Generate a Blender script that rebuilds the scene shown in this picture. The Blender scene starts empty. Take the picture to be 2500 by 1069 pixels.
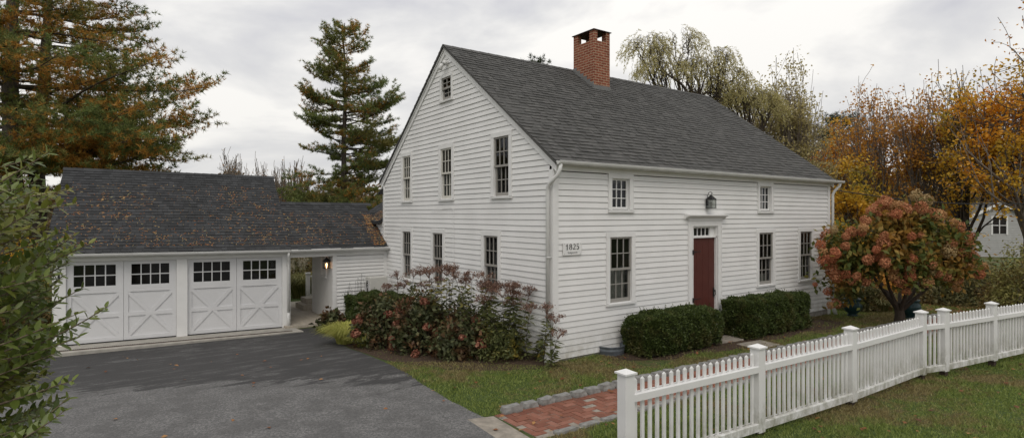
import bpy, math, random
import numpy as np
from mathutils import Vector
random.seed(7)
rng = np.random.default_rng(7)
sc = bpy.context.scene
col = sc.collection
R = math.radians

# ------------------------------------------------------------------ camera, sky, sun, exposure
YAW = R(54.7)                      # angle between the viewing direction and the house front
FOC, PX, PY = 1400.0, 1250.0, 527.0
CAM = np.array([-6.654, -8.093, 2.67])
FWD = np.array([math.cos(YAW), math.sin(YAW)])
RGT = np.array([math.sin(YAW), -math.cos(YAW)])
cam = bpy.data.cameras.new("camera")
cam.lens = FOC / 2500 * 36; cam.sensor_width = 36; cam.shift_y = -0.003
cam.clip_start = 0.05; cam.clip_end = 3000
camo = bpy.data.objects.new("camera", cam); col.objects.link(camo)
camo.location = CAM
camo.rotation_euler = (R(90), 0, -(R(90) - YAW))
sc.camera = camo

def at(x, y, dep):
    """world point seen at photo pixel (x, y) at a distance dep along the view axis"""
    p = CAM[:2] + dep * (FWD + (x - PX) / FOC * RGT)
    return np.array([p[0], p[1], CAM[2] + (PY - y) / FOC * dep])

world = bpy.data.worlds.new("World"); sc.world = world; world.use_nodes = True
wn = world.node_tree; wn.nodes.clear()
SUN_EL, SUN_AZ = 50.0, 215.0       # azimuth of the sun measured from +Y clockwise
def _n(t, **k):
    n = wn.nodes.new(t)
    for a, b in k.items(): setattr(n, a, b)
    return n
sky = _n('ShaderNodeTexSky', sky_type='NISHITA', sun_disc=False)
sky.sun_elevation = R(SUN_EL); sky.sun_rotation = R(SUN_AZ)
tc = _n('ShaderNodeTexCoord'); mp = _n('ShaderNodeMapping'); mp.inputs['Scale'].default_value = (1.0, 1.0, 2.6)
mp.inputs['Location'].default_value = (1.3, 0.4, 0.2)
nz = _n('ShaderNodeTexNoise'); nz.inputs['Scale'].default_value = 2.6; nz.inputs['Detail'].default_value = 8; nz.inputs['Roughness'].default_value = .52; nz.inputs['Distortion'].default_value = .35
rp = _n('ShaderNodeValToRGB')
e = rp.color_ramp.elements
e[0].position = .40; e[0].color = (.545, .545, .575, 1)
e[1].position = .62; e[1].color = (.87, .85, .815, 1)
m_ = e.new(.50); m_.color = (.665, .66, .66, 1)
sep = _n('ShaderNodeSeparateXYZ')
up = _n('ShaderNodeMapRange'); up.inputs[1].default_value = 0.0; up.inputs[2].default_value = 1.0; up.inputs[3].default_value = 9.9; up.inputs[4].default_value = 15.0
mul = _n('ShaderNodeVectorMath', operation='SCALE')
mix = _n('ShaderNodeMix', data_type='RGBA'); mix.inputs[0].default_value = .965
bg = _n('ShaderNodeBackground'); bg.inputs['Strength'].default_value = 0.1
out = _n('ShaderNodeOutputWorld')
L = wn.links.new
L(tc.outputs['Generated'], mp.inputs[0]); L(mp.outputs[0], nz.inputs['Vector']); L(nz.outputs[0], rp.inputs[0])
L(tc.outputs['Generated'], sep.inputs[0]); L(sep.outputs[2], up.inputs[0])
L(rp.outputs[0], mul.inputs[0]); L(up.outputs[0], mul.inputs['Scale'])
L(sky.outputs[0], mix.inputs[6]); L(mul.outputs[0], mix.inputs[7]); L(mix.outputs[2], bg.inputs[0]); L(bg.outputs[0], out.inputs[0])

sun = bpy.data.lights.new("sun", 'SUN'); sun.energy = 0.8; sun.angle = R(28); sun.color = (1, .93, .83)
suno = bpy.data.objects.new("sun", sun); col.objects.link(suno)
az = R(SUN_AZ); sd = Vector((math.sin(az) * math.cos(R(SUN_EL)), math.cos(az) * math.cos(R(SUN_EL)), math.sin(R(SUN_EL))))
suno.rotation_euler = sd.to_track_quat('Z', 'Y').to_euler()
sc.view_settings.view_transform = 'Standard'; sc.view_settings.look = 'None'
sc.view_settings.exposure = 0.06; sc.view_settings.gamma = 1.0
sc.cycles.max_bounces = 6; sc.cycles.diffuse_bounces = 3; sc.cycles.glossy_bounces = 2
sc.cycles.transparent_max_bounces = 12; sc.cycles.transmission_bounces = 4

# ------------------------------------------------------------------ materials
def srgb(h):
    h = h.lstrip('#'); c = [int(h[i:i + 2], 16) / 255 for i in (0, 2, 4)]
    return tuple(((v + .055) / 1.055) ** 2.4 if v > .04045 else v / 12.92 for v in c) + (1,)
class Mat:
    def __init__(s, name):
        s.m = bpy.data.materials.new(name); s.m.use_nodes = True
        s.t = s.m.node_tree; s.b = s.t.nodes['Principled BSDF']; s.o = s.t.nodes['Material Output']
        s.b.inputs['Specular IOR Level'].default_value = .35
    def n(s, t, **k):
        n = s.t.nodes.new(t)
        for a, b in k.items():
            if a.startswith('i_'): n.inputs[a[2:].replace('_', ' ')].default_value = b
            else: setattr(n, a, b)
        return n
    def l(s, a, b): s.t.links.new(a, b)
    def coord(s, kind='Object', scale=(1, 1, 1)):
        t = s.n('ShaderNodeTexCoord'); m = s.n('ShaderNodeMapping'); m.inputs['Scale'].default_value = scale
        s.l(t.outputs[kind], m.inputs[0]); return m.outputs[0]
    def noise(s, v, scale, detail=4, rough=.55, dist=0):
        n = s.n('ShaderNodeTexNoise'); n.inputs['Scale'].default_value = scale; n.inputs['Detail'].default_value = detail
        n.inputs['Roughness'].default_value = rough; n.inputs['Distortion'].default_value = dist
        s.l(v, n.inputs['Vector']); return n.outputs[0]
    def ramp(s, f, stops):
        r = s.n('ShaderNodeValToRGB'); e = r.color_ramp.elements
        while len(e) < len(stops): e.new(.5)
        for el, (p, c) in zip(e, stops):
            el.position = p; el.color = c if len(c) == 4 else tuple(c) + (1,)
        s.l(f, r.inputs[0]); return r.outputs[0]
    def mix(s, f, a, b, mode='MIX'):
        m = s.n('ShaderNodeMix', data_type='RGBA', blend_type=mode)
        if isinstance(f, (int, float)): m.inputs[0].default_value = f
        else: s.l(f, m.inputs[0])
        for i, v in ((6, a), (7, b)):
            if isinstance(v, (tuple, list)): m.inputs[i].default_value = tuple(v) if len(v) == 4 else tuple(v) + (1,)
            else: s.l(v, m.inputs[i])
        return m.outputs[2]
    def color(s, v):
        if isinstance(v, (tuple, list)): s.b.inputs['Base Color'].default_value = tuple(v) if len(v) == 4 else tuple(v) + (1,)
        else: s.l(v, s.b.inputs['Base Color'])
    def bump(s, f, dist=.01, st=.5):
        b = s.n('ShaderNodeBump'); b.inputs['Distance'].default_value = dist; b.inputs['Strength'].default_value = st
        s.l(f, b.inputs['Height']); s.l(b.outputs[0], s.b.inputs['Normal'])
    def rough(s, v): s.b.inputs['Roughness'].default_value = v
    def math(s, op, a, b):
        m = s.n('ShaderNodeMath', operation=op)
        for i, v in ((0, a), (1, b)):
            if isinstance(v, (int, float)): m.inputs[i].default_value = v
            else: s.l(v, m.inputs[i])
        return m.outputs[0]

def simple(name, c, rough=.6, var=.12, scale=6, bump=0.0, metallic=0):
    m = Mat(name); v = m.coord()
    c = tuple(c)[:3]
    n = m.noise(v, scale, 5, .6)
    m.color(m.ramp(n, [(.3, tuple(x * (1 - var) for x in c)), (.7, tuple(min(1, x * (1 + var)) for x in c))]))
    m.rough(rough); m.b.inputs['Metallic'].default_value = metallic
    if bump: m.bump(m.noise(v, scale * 8, 4), .01, bump)
    return m.m
MT = {}
# painted clapboard: white paint, a little weathering
m = Mat('white_clapboard_paint'); v = m.coord()
n1 = m.noise(v, 1.3, 5, .6); n2 = m.noise(m.coord(scale=(1, 1, 9)), 14, 4, .7)
c = m.ramp(n1, [(.3, (.72, .715, .70)), (.7, (.80, .795, .78))])
c = m.mix(m.ramp(n2, [(.66, (0, 0, 0)), (.82, (.3, .3, .3))]), c, (.55, .53, .50))
sp = m.n('ShaderNodeSeparateXYZ'); tcw = m.n('ShaderNodeTexCoord'); m.l(tcw.outputs['Object'], sp.inputs[0])
dz = m.n('ShaderNodeMapRange'); dz.inputs[1].default_value = .0; dz.inputs[2].default_value = .55; dz.inputs[3].default_value = .75; dz.inputs[4].default_value = 0; m.l(sp.outputs[2], dz.inputs[0])
c = m.mix(m.math('MULTIPLY', dz.outputs[0], m.ramp(m.noise(m.coord(scale=(1, 1, .7)), 5, 7, .72), [(.40, (0, 0, 0)), (.66, (1, 1, 1))])), c, (.40, .37, .30))
m.color(c); m.rough(.55); m.bump(m.noise(m.coord(scale=(.25, .25, 1)), 60, 3), .004, .25); MT['clap'] = m.m
m = Mat('white_trim_paint'); v = m.coord()
c = m.ramp(m.noise(v, 2.5, 5, .6), [(.3, (.72, .715, .70)), (.7, (.79, .785, .77))]); m.color(c); m.rough(.5); MT['trim'] = m.m
m = Mat('white_vinyl'); v = m.coord()
c = m.ramp(m.noise(v, 2, 4, .6), [(.3, (.70, .695, .68)), (.7, (.77, .765, .75))])
sp = m.n('ShaderNodeSeparateXYZ'); tcw = m.n('ShaderNodeTexCoord'); m.l(tcw.outputs['Object'], sp.inputs[0])
dirt = m.n('ShaderNodeMapRange'); dirt.inputs[1].default_value = .02; dirt.inputs[2].default_value = .50; dirt.inputs[3].default_value = 1.0; dirt.inputs[4].default_value = 0
m.l(sp.outputs[2], dirt.inputs[0])
d2 = m.math('MULTIPLY', dirt.outputs[0], m.ramp(m.noise(m.coord(scale=(1, 1, .6)), 7, 6, .72), [(.38, (0, 0, 0)), (.64, (1, 1, 1))]))
c = m.mix(d2, c, (.24, .235, .16)); m.color(c); m.rough(.4); MT['vinyl'] = m.m
MT['gutter'] = simple('white_gutter_enamel', (.62, .62, .60), .35, .08, 3)
MT['taupe'] = simple('taupe_sash_paint', (.30, .285, .26), .5, .08, 4)
MT['cream'] = simple('cream_sash_paint', (.60, .58, .52), .5, .06, 4)
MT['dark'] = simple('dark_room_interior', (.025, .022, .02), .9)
MT['curtain'] = simple('pale_curtain_cloth', (.20, .20, .18), .9, .2, 9)
MT['black'] = simple('black_iron', (.018, .018, .018), .5, .2, 20)
MT['zinc'] = simple('lead_flashing', (.17, .17, .165), .55, .2, 8)
MT['foundation'] = simple('rough_stone_foundation', (.30, .28, .25), .95, .35, 9, .6)
MT['concrete'] = simple('apron_concrete', (.36, .34, .30), .9, .22, 5, .25)
MT['rust'] = simple('rusty_drain_iron', (.10, .055, .035), .8, .4, 20)
m = Mat('red_door_paint'); v = m.coord(); m.color(m.ramp(m.noise(v, 3, 4), [(.3, (.078, .020, .0145)), (.7, (.095, .025, .018))])); m.rough(.5); MT['red'] = m.m
# window glass: clear thin pane with sky reflection
m = Mat('window_glass')
g = m.n('ShaderNodeBsdfGlossy'); g.inputs['Roughness'].default_value = .03; g.inputs['Color'].default_value = (.9, .92, .95, 1)
t = m.n('ShaderNodeBsdfTransparent'); t.inputs['Color'].default_value = (.7, .72, .70, 1)
fr = m.n('ShaderNodeLayerWeight'); fr.inputs['Blend'].default_value = .5
fm = m.math('ADD', m.math('MULTIPLY', m.math('POWER', fr.outputs['Facing'], 5.0), .9), .045)
bn = m.n('ShaderNodeBump'); bn.inputs['Distance'].default_value = .004; bn.inputs['Strength'].default_value = .3
m.l(m.noise(m.coord(), 3, 2), bn.inputs['Height']); m.l(bn.outputs[0], g.inputs['Normal'])
mx = m.n('ShaderNodeMixShader'); m.l(fm, mx.inputs[0]); m.l(t.outputs[0], mx.inputs[1]); m.l(g.outputs[0], mx.inputs[2]); m.l(mx.outputs[0], m.o.inputs[0])
MT['glass'] = m.m

def shingle(name, dark, light, bw, rowh, tint):
    m = Mat(name); uv = m.n('ShaderNodeUVMap'); uv.uv_map = 'UVMap'; v = uv.outputs[0]
    # every course is shifted sideways by its own random amount, as laid shingles are
    sp = m.n('ShaderNodeSeparateXYZ'); m.l(v, sp.inputs[0])
    row = m.math('FLOOR', m.math('DIVIDE', sp.outputs[1], rowh), 0)
    wn_ = m.n('ShaderNodeTexWhiteNoise', noise_dimensions='1D'); m.l(row, wn_.inputs['W'])
    u2 = m.math('ADD', sp.outputs[0], m.math('MULTIPLY', wn_.outputs['Value'], .9))
    cell = m.math('DIVIDE', u2, bw)
    wob = m.n('ShaderNodeTexWhiteNoise', noise_dimensions='2D'); cv = m.n('ShaderNodeCombineXYZ')
    m.l(m.math('FLOOR', cell, 0), cv.inputs[0]); m.l(row, cv.inputs[1]); m.l(cv.outputs[0], wob.inputs['Vector'])
    fx = m.math('FRACT', cell, 0)
    slot = m.math('LESS_THAN', fx, .05)
    n1 = m.noise(v, 1.1, 5, .65); n2 = m.noise(v, 130, 3, .7)
    gi = m.n('ShaderNodeNewGeometry')
    c = m.ramp(gi.outputs['Random Per Island'], [(0, dark), (.5, tuple(a * .62 + b * .38 for a, b in zip(dark, light))), (1, light)])
    c = m.mix(m.ramp(n1, [(.35, (0, 0, 0)), (.75, (.35, .35, .35))]), c, tint)
    c = m.mix(m.ramp(n2, [(.35, (.35, .35, .35)), (.7, (0, 0, 0))]), c, (.012, .012, .012))
    m.color(c); m.rough(.92); m.bump(n2, .006, .5)
    return m.m
MT['roof_main'] = shingle('grey_asphalt_shingle', (.080, .079, .075), (.128, .125, .118), .30, .142, (.090, .087, .080))
MT['roof_garage'] = shingle('charcoal_asphalt_shingle', (.030, .031, .033), (.064, .066, .069), .17, .125, (.040, .042, .040))

def brick_mat(name, c1, c2, mortar, bw, bh, ms, vscale=1):
    m = Mat(name); uv = m.n('ShaderNodeUVMap'); uv.uv_map = 'UVMap'
    b = m.n('ShaderNodeTexBrick'); m.l(uv.outputs[0], b.inputs['Vector'])
    b.inputs['Scale'].default_value = 1; b.inputs['Brick Width'].default_value = bw; b.inputs['Row Height'].default_value = bh
    b.inputs['Mortar Size'].default_value = ms; b.inputs['Mortar Smooth'].default_value = .2; b.inputs['Bias'].default_value = 0
    b.inputs['Color1'].default_value = c1 + (1,); b.inputs['Color2'].default_value = c2 + (1,); b.inputs['Mortar'].default_value = mortar + (1,)
    n = m.noise(uv.outputs[0], 9, 5, .7)
    c = m.mix(m.ramp(n, [(.4, (0, 0, 0)), (.75, (.6, .6, .6))]), b.outputs['Color'], tuple(x * .55 for x in c1))
    m.color(c); m.rough(.9); inv = m.math('SUBTRACT', 1.0, b.outputs['Fac']); m.bump(m.math('ADD', inv, m.math('MULTIPLY', n, .4)), .008, .7); return m.m
MT['chimney'] = brick_mat('chimney_brick', (.21, .055, .030), (.31, .095, .052), (.46, .33, .22), .20, .068, .010)

# ground materials ------------------------------------------------
m = Mat('driveway_asphalt'); v = m.coord()
fine = m.noise(v, 34, 6, .92); mid = m.noise(v, 2.2, 5, .6)
spk = m.ramp(fine, [(.38, (.055, .055, .055)), (.50, (.125, .123, .121)), (.62, (.27, .262, .252))])
dry = m.mix(m.ramp(mid, [(.42, (0, 0, 0)), (.60, (.55, .55, .55))]), spk, (.080, .078, .076))
# damp stain: an irregular wet area along the garage and the bed
sx = m.n('ShaderNodeSeparateXYZ'); m.l(v, sx.inputs[0])
wob = m.noise(m.coord(scale=(.55, 1.9, 1)), 1.3, 9, .72, .25)
e1 = m.math('ADD', m.math('MULTIPLY', sx.outputs[1], 1.0), m.math('MULTIPLY', sx.outputs[0], .62))   # y + .62 x
e2 = m.math('ADD', e1, m.math('MULTIPLY', m.math('SUBTRACT', wob, .5), 6.0))
wet = m.n('ShaderNodeMapRange'); wet.inputs[1].default_value = -1.25; wet.inputs[2].default_value = -1.0; m.l(e2, wet.inputs[0])
wob2 = m.ramp(m.noise(m.coord(scale=(.7, 2.6, 1)), 1.7, 9, .75), [(.52, (1, 1, 1)), (.60, (.45, .45, .45))])
wetf = m.math('MULTIPLY', wet.outputs[0], m.math('MULTIPLY', wob2, .88))
c = m.mix(wetf, dry, (.034, .033, .033))
crk = m.n('ShaderNodeTexVoronoi', feature='DISTANCE_TO_EDGE'); crk.inputs['Scale'].default_value = .55; m.l(m.coord(), crk.inputs['Vector'])
spots = m.ramp(m.noise(m.coord(scale=(.7, 1.6, 1)), 4.2, 4, .7), [(.70, (0, 0, 0)), (.73, (.75, .75, .75))])
c = m.mix(spots, c, (.035, .034, .034))
m.color(c); m.rough(.85); m.bump(fine, .006, .6); MT['asphalt'] = m.m

m = Mat('lawn_ground'); v = m.coord()
a = m.noise(v, .6, 6, .65); b = m.noise(v, 6, 5, .7); f = m.noise(v, 70, 3, .7)
g = m.ramp(f, [(.3, (.035, .055, .013)), (.7, (.085, .125, .028))])
br = m.ramp(f, [(.3, (.07, .052, .024)), (.7, (.17, .125, .06))])
c = m.mix(m.ramp(m.math('ADD', m.math('MULTIPLY', a, .7), m.math('MULTIPLY', b, .3)), [(.49, (0, 0, 0)), (.57, (.85, .85, .85))]), g, br)
# far ground turns to brown field and leaf litter
sx = m.n('ShaderNodeSeparateXYZ'); m.l(v, sx.inputs[0])
m.color(c); m.rough(.95); m.bump(f, .03, .6); MT['lawn'] = m.m
m = Mat('bed_mulch'); v = m.coord(); f = m.noise(v, 55, 4, .75)
m.color(m.ramp(f, [(.3, (.028, .018, .012)), (.55, (.075, .048, .030)), (.75, (.17, .12, .07))])); m.rough(.95); m.bump(f, .03, .8); MT['mulch'] = m.m
m = Mat('leaf_litter'); v = m.coord(); f = m.noise(v, 9, 5, .8)
m.color(m.ramp(f, [(.3, (.035, .018, .010)), (.5, (.13, .052, .022)), (.7, (.24, .105, .045))])); m.rough(.95); m.bump(f, .04, .8); MT['litter'] = m.m
m = Mat('deck_boards'); v = m.coord(); f = m.noise(m.coord(scale=(14, .6, 1)), 3, 4, .7)
m.color(m.ramp(f, [(.3, (.33, .29, .235)), (.7, (.50, .45, .37))])); m.rough(.75); MT['deck'] = m.m
MT['granite'] = simple('grey_granite', (.24, .235, .22), .9, .35, 14, .6)
MT['slab'] = simple('worn_stone_slab', (.27, .24, .20), .9, .3, 9, .4)

# ------------------------------------------------------------------ mesh helpers
ORIG = {}
def tag(o, label=None, cat=None, group=None, kind=None):
    if label: o['label'] = label
    if cat: o['category'] = cat
    if group: o['group'] = group
    if kind: o['kind'] = kind
    return o
def thing(name, label, cat, loc=(0, 0, 0), group=None):
    o = bpy.data.objects.new(name, None); col.objects.link(o); o.location = loc; o.empty_display_size = .2
    ORIG[o.name] = np.array(loc, float)
    return tag(o, label, cat, group)
def link(me, name, parent=None, mats=(), loc=None):
    """mesh vertices are world coordinates; they are stored relative to the thing's own origin"""
    for m in mats: me.materials.append(m)
    o = bpy.data.objects.new(name, me); col.objects.link(o)
    if parent is not None:
        org = ORIG[parent.name]; o.parent = parent
    else:
        org = np.array(loc if loc is not None else (0, 0, 0), float); o.location = org
    ORIG[o.name] = org
    if np.any(org):
        n = len(me.vertices); a = np.empty(n * 3, np.float32); me.vertices.foreach_get('co', a)
        a = a.reshape(-1, 3) - org; me.vertices.foreach_set('co', a.ravel().astype(np.float32)); me.update()
    return o
I3 = lambda u, w, z: (u, w, z)
class MB:
    def __init__(s, T=None): s.v = []; s.f = []; s.uv = []; s.mi = []; s.T = T or I3
    def pt(s, *p): s.v.append(s.T(*p)); return len(s.v) - 1
    def face(s, pts, uv=None, mi=0):
        i = [s.pt(*p) for p in pts]; s.f.append(i); s.uv.append(uv or [(0, 0)] * len(i)); s.mi.append(mi)
    def box(s, x0, x1, y0, y1, z0, z1, mi=0):
        P = [(x0, y0, z0), (x1, y0, z0), (x1, y1, z0), (x0, y1, z0), (x0, y0, z1), (x1, y0, z1), (x1, y1, z1), (x0, y1, z1)]
        b = len(s.v)
        for p in P: s.pt(*p)
        for q in ((0, 3, 2, 1), (4, 5, 6, 7), (0, 1, 5, 4), (1, 2, 6, 5), (2, 3, 7, 6), (3, 0, 4, 7)):
            s.f.append([b + k for k in q]); s.mi.append(mi)
            L = [P[k] for k in q]
            if q in ((0, 1, 5, 4), (2, 3, 7, 6)): s.uv.append([(p[0], p[2]) for p in L])
            elif q in ((1, 2, 6, 5), (3, 0, 4, 7)): s.uv.append([(p[1], p[2]) for p in L])
            else: s.uv.append([(p[0], p[1]) for p in L])
    def hexa(s, P, mi=0):
        """eight corners, bottom ring then top ring"""
        b = len(s.v)
        for p in P: s.pt(*p)
        for q in ((0, 3, 2, 1), (4, 5, 6, 7), (0, 1, 5, 4), (1, 2, 6, 5), (2, 3, 7, 6), (3, 0, 4, 7)):
            s.f.append([b + k for k in q]); s.uv.append([(0, 0)] * 4); s.mi.append(mi)
    def prism(s, prof, a, b, fn, mi=0):
        """closed profile [(p,q)] swept from a to b through fn(t,p,q)"""
        n = len(prof); i0 = len(s.v)
        for t in (a, b):
            for p, q in prof: s.pt(*fn(t, p, q))
        for k in range(n):
            s.f.append([i0 + k, i0 + (k + 1) % n, i0 + n + (k + 1) % n, i0 + n + k]); s.uv.append([(0, 0)] * 4); s.mi.append(mi)
        s.f.append([i0 + k for k in range(n)][::-1]); s.uv.append([(0, 0)] * n); s.mi.append(mi)
        s.f.append([i0 + n + k for k in range(n)]); s.uv.append([(0, 0)] * n); s.mi.append(mi)
    def tube(s, pts, rad, k=8, mi=0, cap=True):
        pts = [np.array(p, float) for p in pts]
        if not hasattr(rad, '__len__'): rad = [rad] * len(pts)
        i0 = len(s.v); prev = None
        for j, p in enumerate(pts):
            d = pts[min(j + 1, len(pts) - 1)] - pts[max(j - 1, 0)]; d = d / (np.linalg.norm(d) + 1e-9)
            if prev is None:
                a = np.array([0, 0, 1.]) if abs(d[2]) < .9 else np.array([1., 0, 0]); n1 = np.cross(d, a)
            else: n1 = prev - d * np.dot(prev, d)
            n1 /= np.linalg.norm(n1) + 1e-9; prev = n1; n2 = np.cross(d, n1)
            for q in range(k):
                t = 2 * math.pi * q / k; s.pt(*(p + rad[j] * (math.cos(t) * n1 + math.sin(t) * n2)))
        for j in range(len(pts) - 1):
            for q in range(k):
                s.f.append([i0 + j * k + q, i0 + j * k + (q + 1) % k, i0 + (j + 1) * k + (q + 1) % k, i0 + (j + 1) * k + q]); s.uv.append([(0, 0)] * 4); s.mi.append(mi)
        if cap:
            s.f.append([i0 + q for q in range(k)][::-1]); s.uv.append([(0, 0)] * k); s.mi.append(mi)
            e = i0 + (len(pts) - 1) * k; s.f.append([e + q for q in range(k)]); s.uv.append([(0, 0)] * k); s.mi.append(mi)
    def lathe(s, cx, cy, prof, k=20, mi=0):
        i0 = len(s.v)
        for r, z in prof:
            for q in range(k):
                t = 2 * math.pi * q / k; s.pt(cx + r * math.cos(t), cy + r * math.sin(t), z)
        for j in range(len(prof) - 1):
            for q in range(k):
                s.f.append([i0 + j * k + q, i0 + j * k + (q + 1) % k, i0 + (j + 1) * k + (q + 1) % k, i0 + (j + 1) * k + q]); s.uv.append([(0, 0)] * 4); s.mi.append(mi)
        s.f.append([i0 + q for q in range(k)][::-1]); s.uv.append([(0, 0)] * k); s.mi.append(mi)
        e = i0 + (len(prof) - 1) * k; s.f.append([e + q for q in range(k)]); s.uv.append([(0, 0)] * k); s.mi.append(mi)
    def build(s, name, mat, parent=None, smooth=False, loc=None, bevel=0, fix=True):
        me = bpy.data.meshes.new(name); me.from_pydata([tuple(map(float, p)) for p in s.v], [], s.f)
        uvl = me.uv_layers.new(name='UVMap'); fl = [c for f in s.uv for uv in f for c in uv]; uvl.data.foreach_set('uv', fl)
        mats = mat if isinstance(mat, (list, tuple)) else [mat]
        me.polygons.foreach_set('material_index', s.mi)
        if fix:
            import bmesh
            bm = bmesh.new(); bm.from_mesh(me); bmesh.ops.recalc_face_normals(bm, faces=bm.faces); bm.to_mesh(me); bm.free()
        if smooth: me.polygons.foreach_set('use_smooth', [True] * len(me.polygons))
        o = link(me, name, parent, mats, loc)
        if bevel:
            b = o.modifiers.new('bevel', 'BEVEL'); b.width = bevel; b.segments = 2; b.limit_method = 'ANGLE'
        return o
def fast_mesh(name, V, nper, mat, parent=None, loc=None, smooth=False, faces=None):
    """V: (N*nper,3) vertices, one polygon for each run of nper vertices, or faces index array (M,k)"""
    me = bpy.data.meshes.new(name); V = np.asarray(V, np.float32).reshape(-1, 3)
    F = np.arange(len(V)).reshape(-1, nper) if faces is None else np.asarray(faces)
    k = F.shape[1]
    me.vertices.add(len(V)); me.vertices.foreach_set('co', V.ravel())
    me.loops.add(F.size); me.loops.foreach_set('vertex_index', F.ravel().astype(np.int32))
    me.polygons.add(len(F)); me.polygons.foreach_set('loop_start', (np.arange(len(F)) * k).astype(np.int32))
    me.update(calc_edges=True)
    if smooth: me.polygons.foreach_set('use_smooth', np.ones(len(F), bool))
    return link(me, name, parent, [mat] if not isinstance(mat, (list, tuple)) else mat, loc)
# ------------------------------------------------------------------ ground
def sstep(a, b, x):
    t = np.clip((x - a) / (b - a), 0, 1); return t * t * (3 - 2 * t)
def gz(x, y):
    """height of the ground"""
    x = np.asarray(x, float); y = np.asarray(y, float)
    z = -.275 * sstep(.5, 6.8, y) * (1 - sstep(-1.0, 1.5, x))
    z = z - .012 * np.clip(x, 0, 12)
    r = np.hypot(x + 5, y + 5)
    z = z + .0  - .9 * sstep(16, 34, r)                     # the lot falls away gently
    a = np.arctan2(y + 5, x + 5)
    hill = (6.5 + 2.6 * np.sin(a * 5.0 + 1.0) + 1.4 * np.sin(a * 11 + 2)) * sstep(90, 190, r)
    return z + hill
xs = np.concatenate([np.linspace(-700, -60, 22), np.linspace(-50, -14, 19), np.linspace(-12, 20, 110), np.linspace(21, 60, 28), np.linspace(70, 800, 30)])
ys = np.concatenate([np.linspace(-400, -40, 12), np.linspace(-34, -14, 10), np.linspace(-12, 16, 100), np.linspace(17, 60, 28), np.linspace(70, 800, 34)])
GX, GY = np.meshgrid(xs, ys); V = np.stack([GX, GY, gz(GX, GY)], -1).reshape(-1, 3)
nx, ny = len(xs), len(ys); ii = (np.arange(ny - 1)[:, None] * nx + np.arange(nx - 1)[None]).ravel()
tag(fast_mesh('lawn', V, 4, MT['lawn'], faces=np.stack([ii, ii + 1, ii + nx + 1, ii + nx], 1), smooth=True), kind='structure')

def sheet(name, A, B, mat, dz, n=24, m=16, uvscale=None):
    """ruled sheet between two polylines, draped on the ground dz above it"""
    def rs(P, n):
        P = np.array(P, float); d = np.r_[0, np.cumsum(np.hypot(*(P[1:] - P[:-1]).T))]; t = np.linspace(0, d[-1], n)
        return np.stack([np.interp(t, d, P[:, 0]), np.interp(t, d, P[:, 1])], 1)
    a, b = rs(A, n), rs(B, n); s = np.linspace(0, 1, m)[None, :, None]
    G = a[:, None] * (1 - s) + b[:, None] * s
    Z = gz(G[..., 0], G[..., 1]) + dz; V = np.concatenate([G, Z[..., None]], -1).reshape(-1, 3)
    i = (np.arange(n - 1)[:, None] * m + np.arange(m - 1)[None]).ravel()
    o = fast_mesh(name, V, 4, mat, faces=np.stack([i, i + m, i + m + 1, i + 1], 1), smooth=True)
    me = o.data; uvl = me.uv_layers.new(name='UVMap'); li = np.empty(len(me.loops), np.int32); me.loops.foreach_get('vertex_index', li)
    uvl.data.foreach_set('uv', V[li][:, :2].astype(np.float32).ravel())
    n_ = me.polygons[0].normal
    if n_.z < 0: me.flip_normals()
    return tag(o, kind='structure')
EDGE = [(-1.90, 7.25), (-1.95, 6.6), (-2.3, 5.2), (-2.44, 3.9), (-2.42, 2.1), (-2.5, .74), (-2.59, -.56), (-2.56, -1.9), (-2.62, -3.4), (-3.0, -6), (-3.6, -14)]
_e = []
for (x0, y0), (x1, y1) in zip(EDGE[:-1], EDGE[1:]):
    k = max(2, int(abs(y1 - y0) / .25))
    for j in range(k):
        t = j / k; _e.append((x0 + (x1 - x0) * t + rng.normal(0, .018), y0 + (y1 - y0) * t))
_e.append(EDGE[-1])
sheet('driveway', [(-7.95, 7.3), (-8.3, 6.5), (-8.6, 4), (-9, 0), (-10, -14)], _e, MT['asphalt'], .012, 90, 40)
# planting bed beside the gable and under the front hedges
sheet('planting_bed', [(-1.82, 7.3), (-2.2, 5.2), (-2.40, 3.9), (-2.38, 2.1), (-2.0, .9), (-1.2, .15), (-.5, -.22), (.05, -.28)], [(-.02, 7.55), (-.02, 5.2), (-.02, 3.9), (-.02, 2.1), (-.02, .9), (-.02, .5), (-.02, .2), (-.02, .02)], MT['mulch'], .006, 40, 12)
sheet('front_bed', [(1.1, -.55), (1.9, -1.0), (3.6, -1.2), (5.0, -1.35), (8.6, -1.3), (9.3, -.7)], [(1.0, -.03), (1.9, -.03), (3.6, -.03), (5, -.03), (8.6, -.03), (9.3, -.03)], MT['mulch'], .006, 40, 10)
sheet('leaf_covered_path', [(12.6, 3.5), (14.2, -.6), (15.1, -3.2), (17, -9)], [(17.5, 4.2), (18.5, 0.2), (19.5, -3.0), (22, -9)], MT['litter'], .008, 30, 12)

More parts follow.
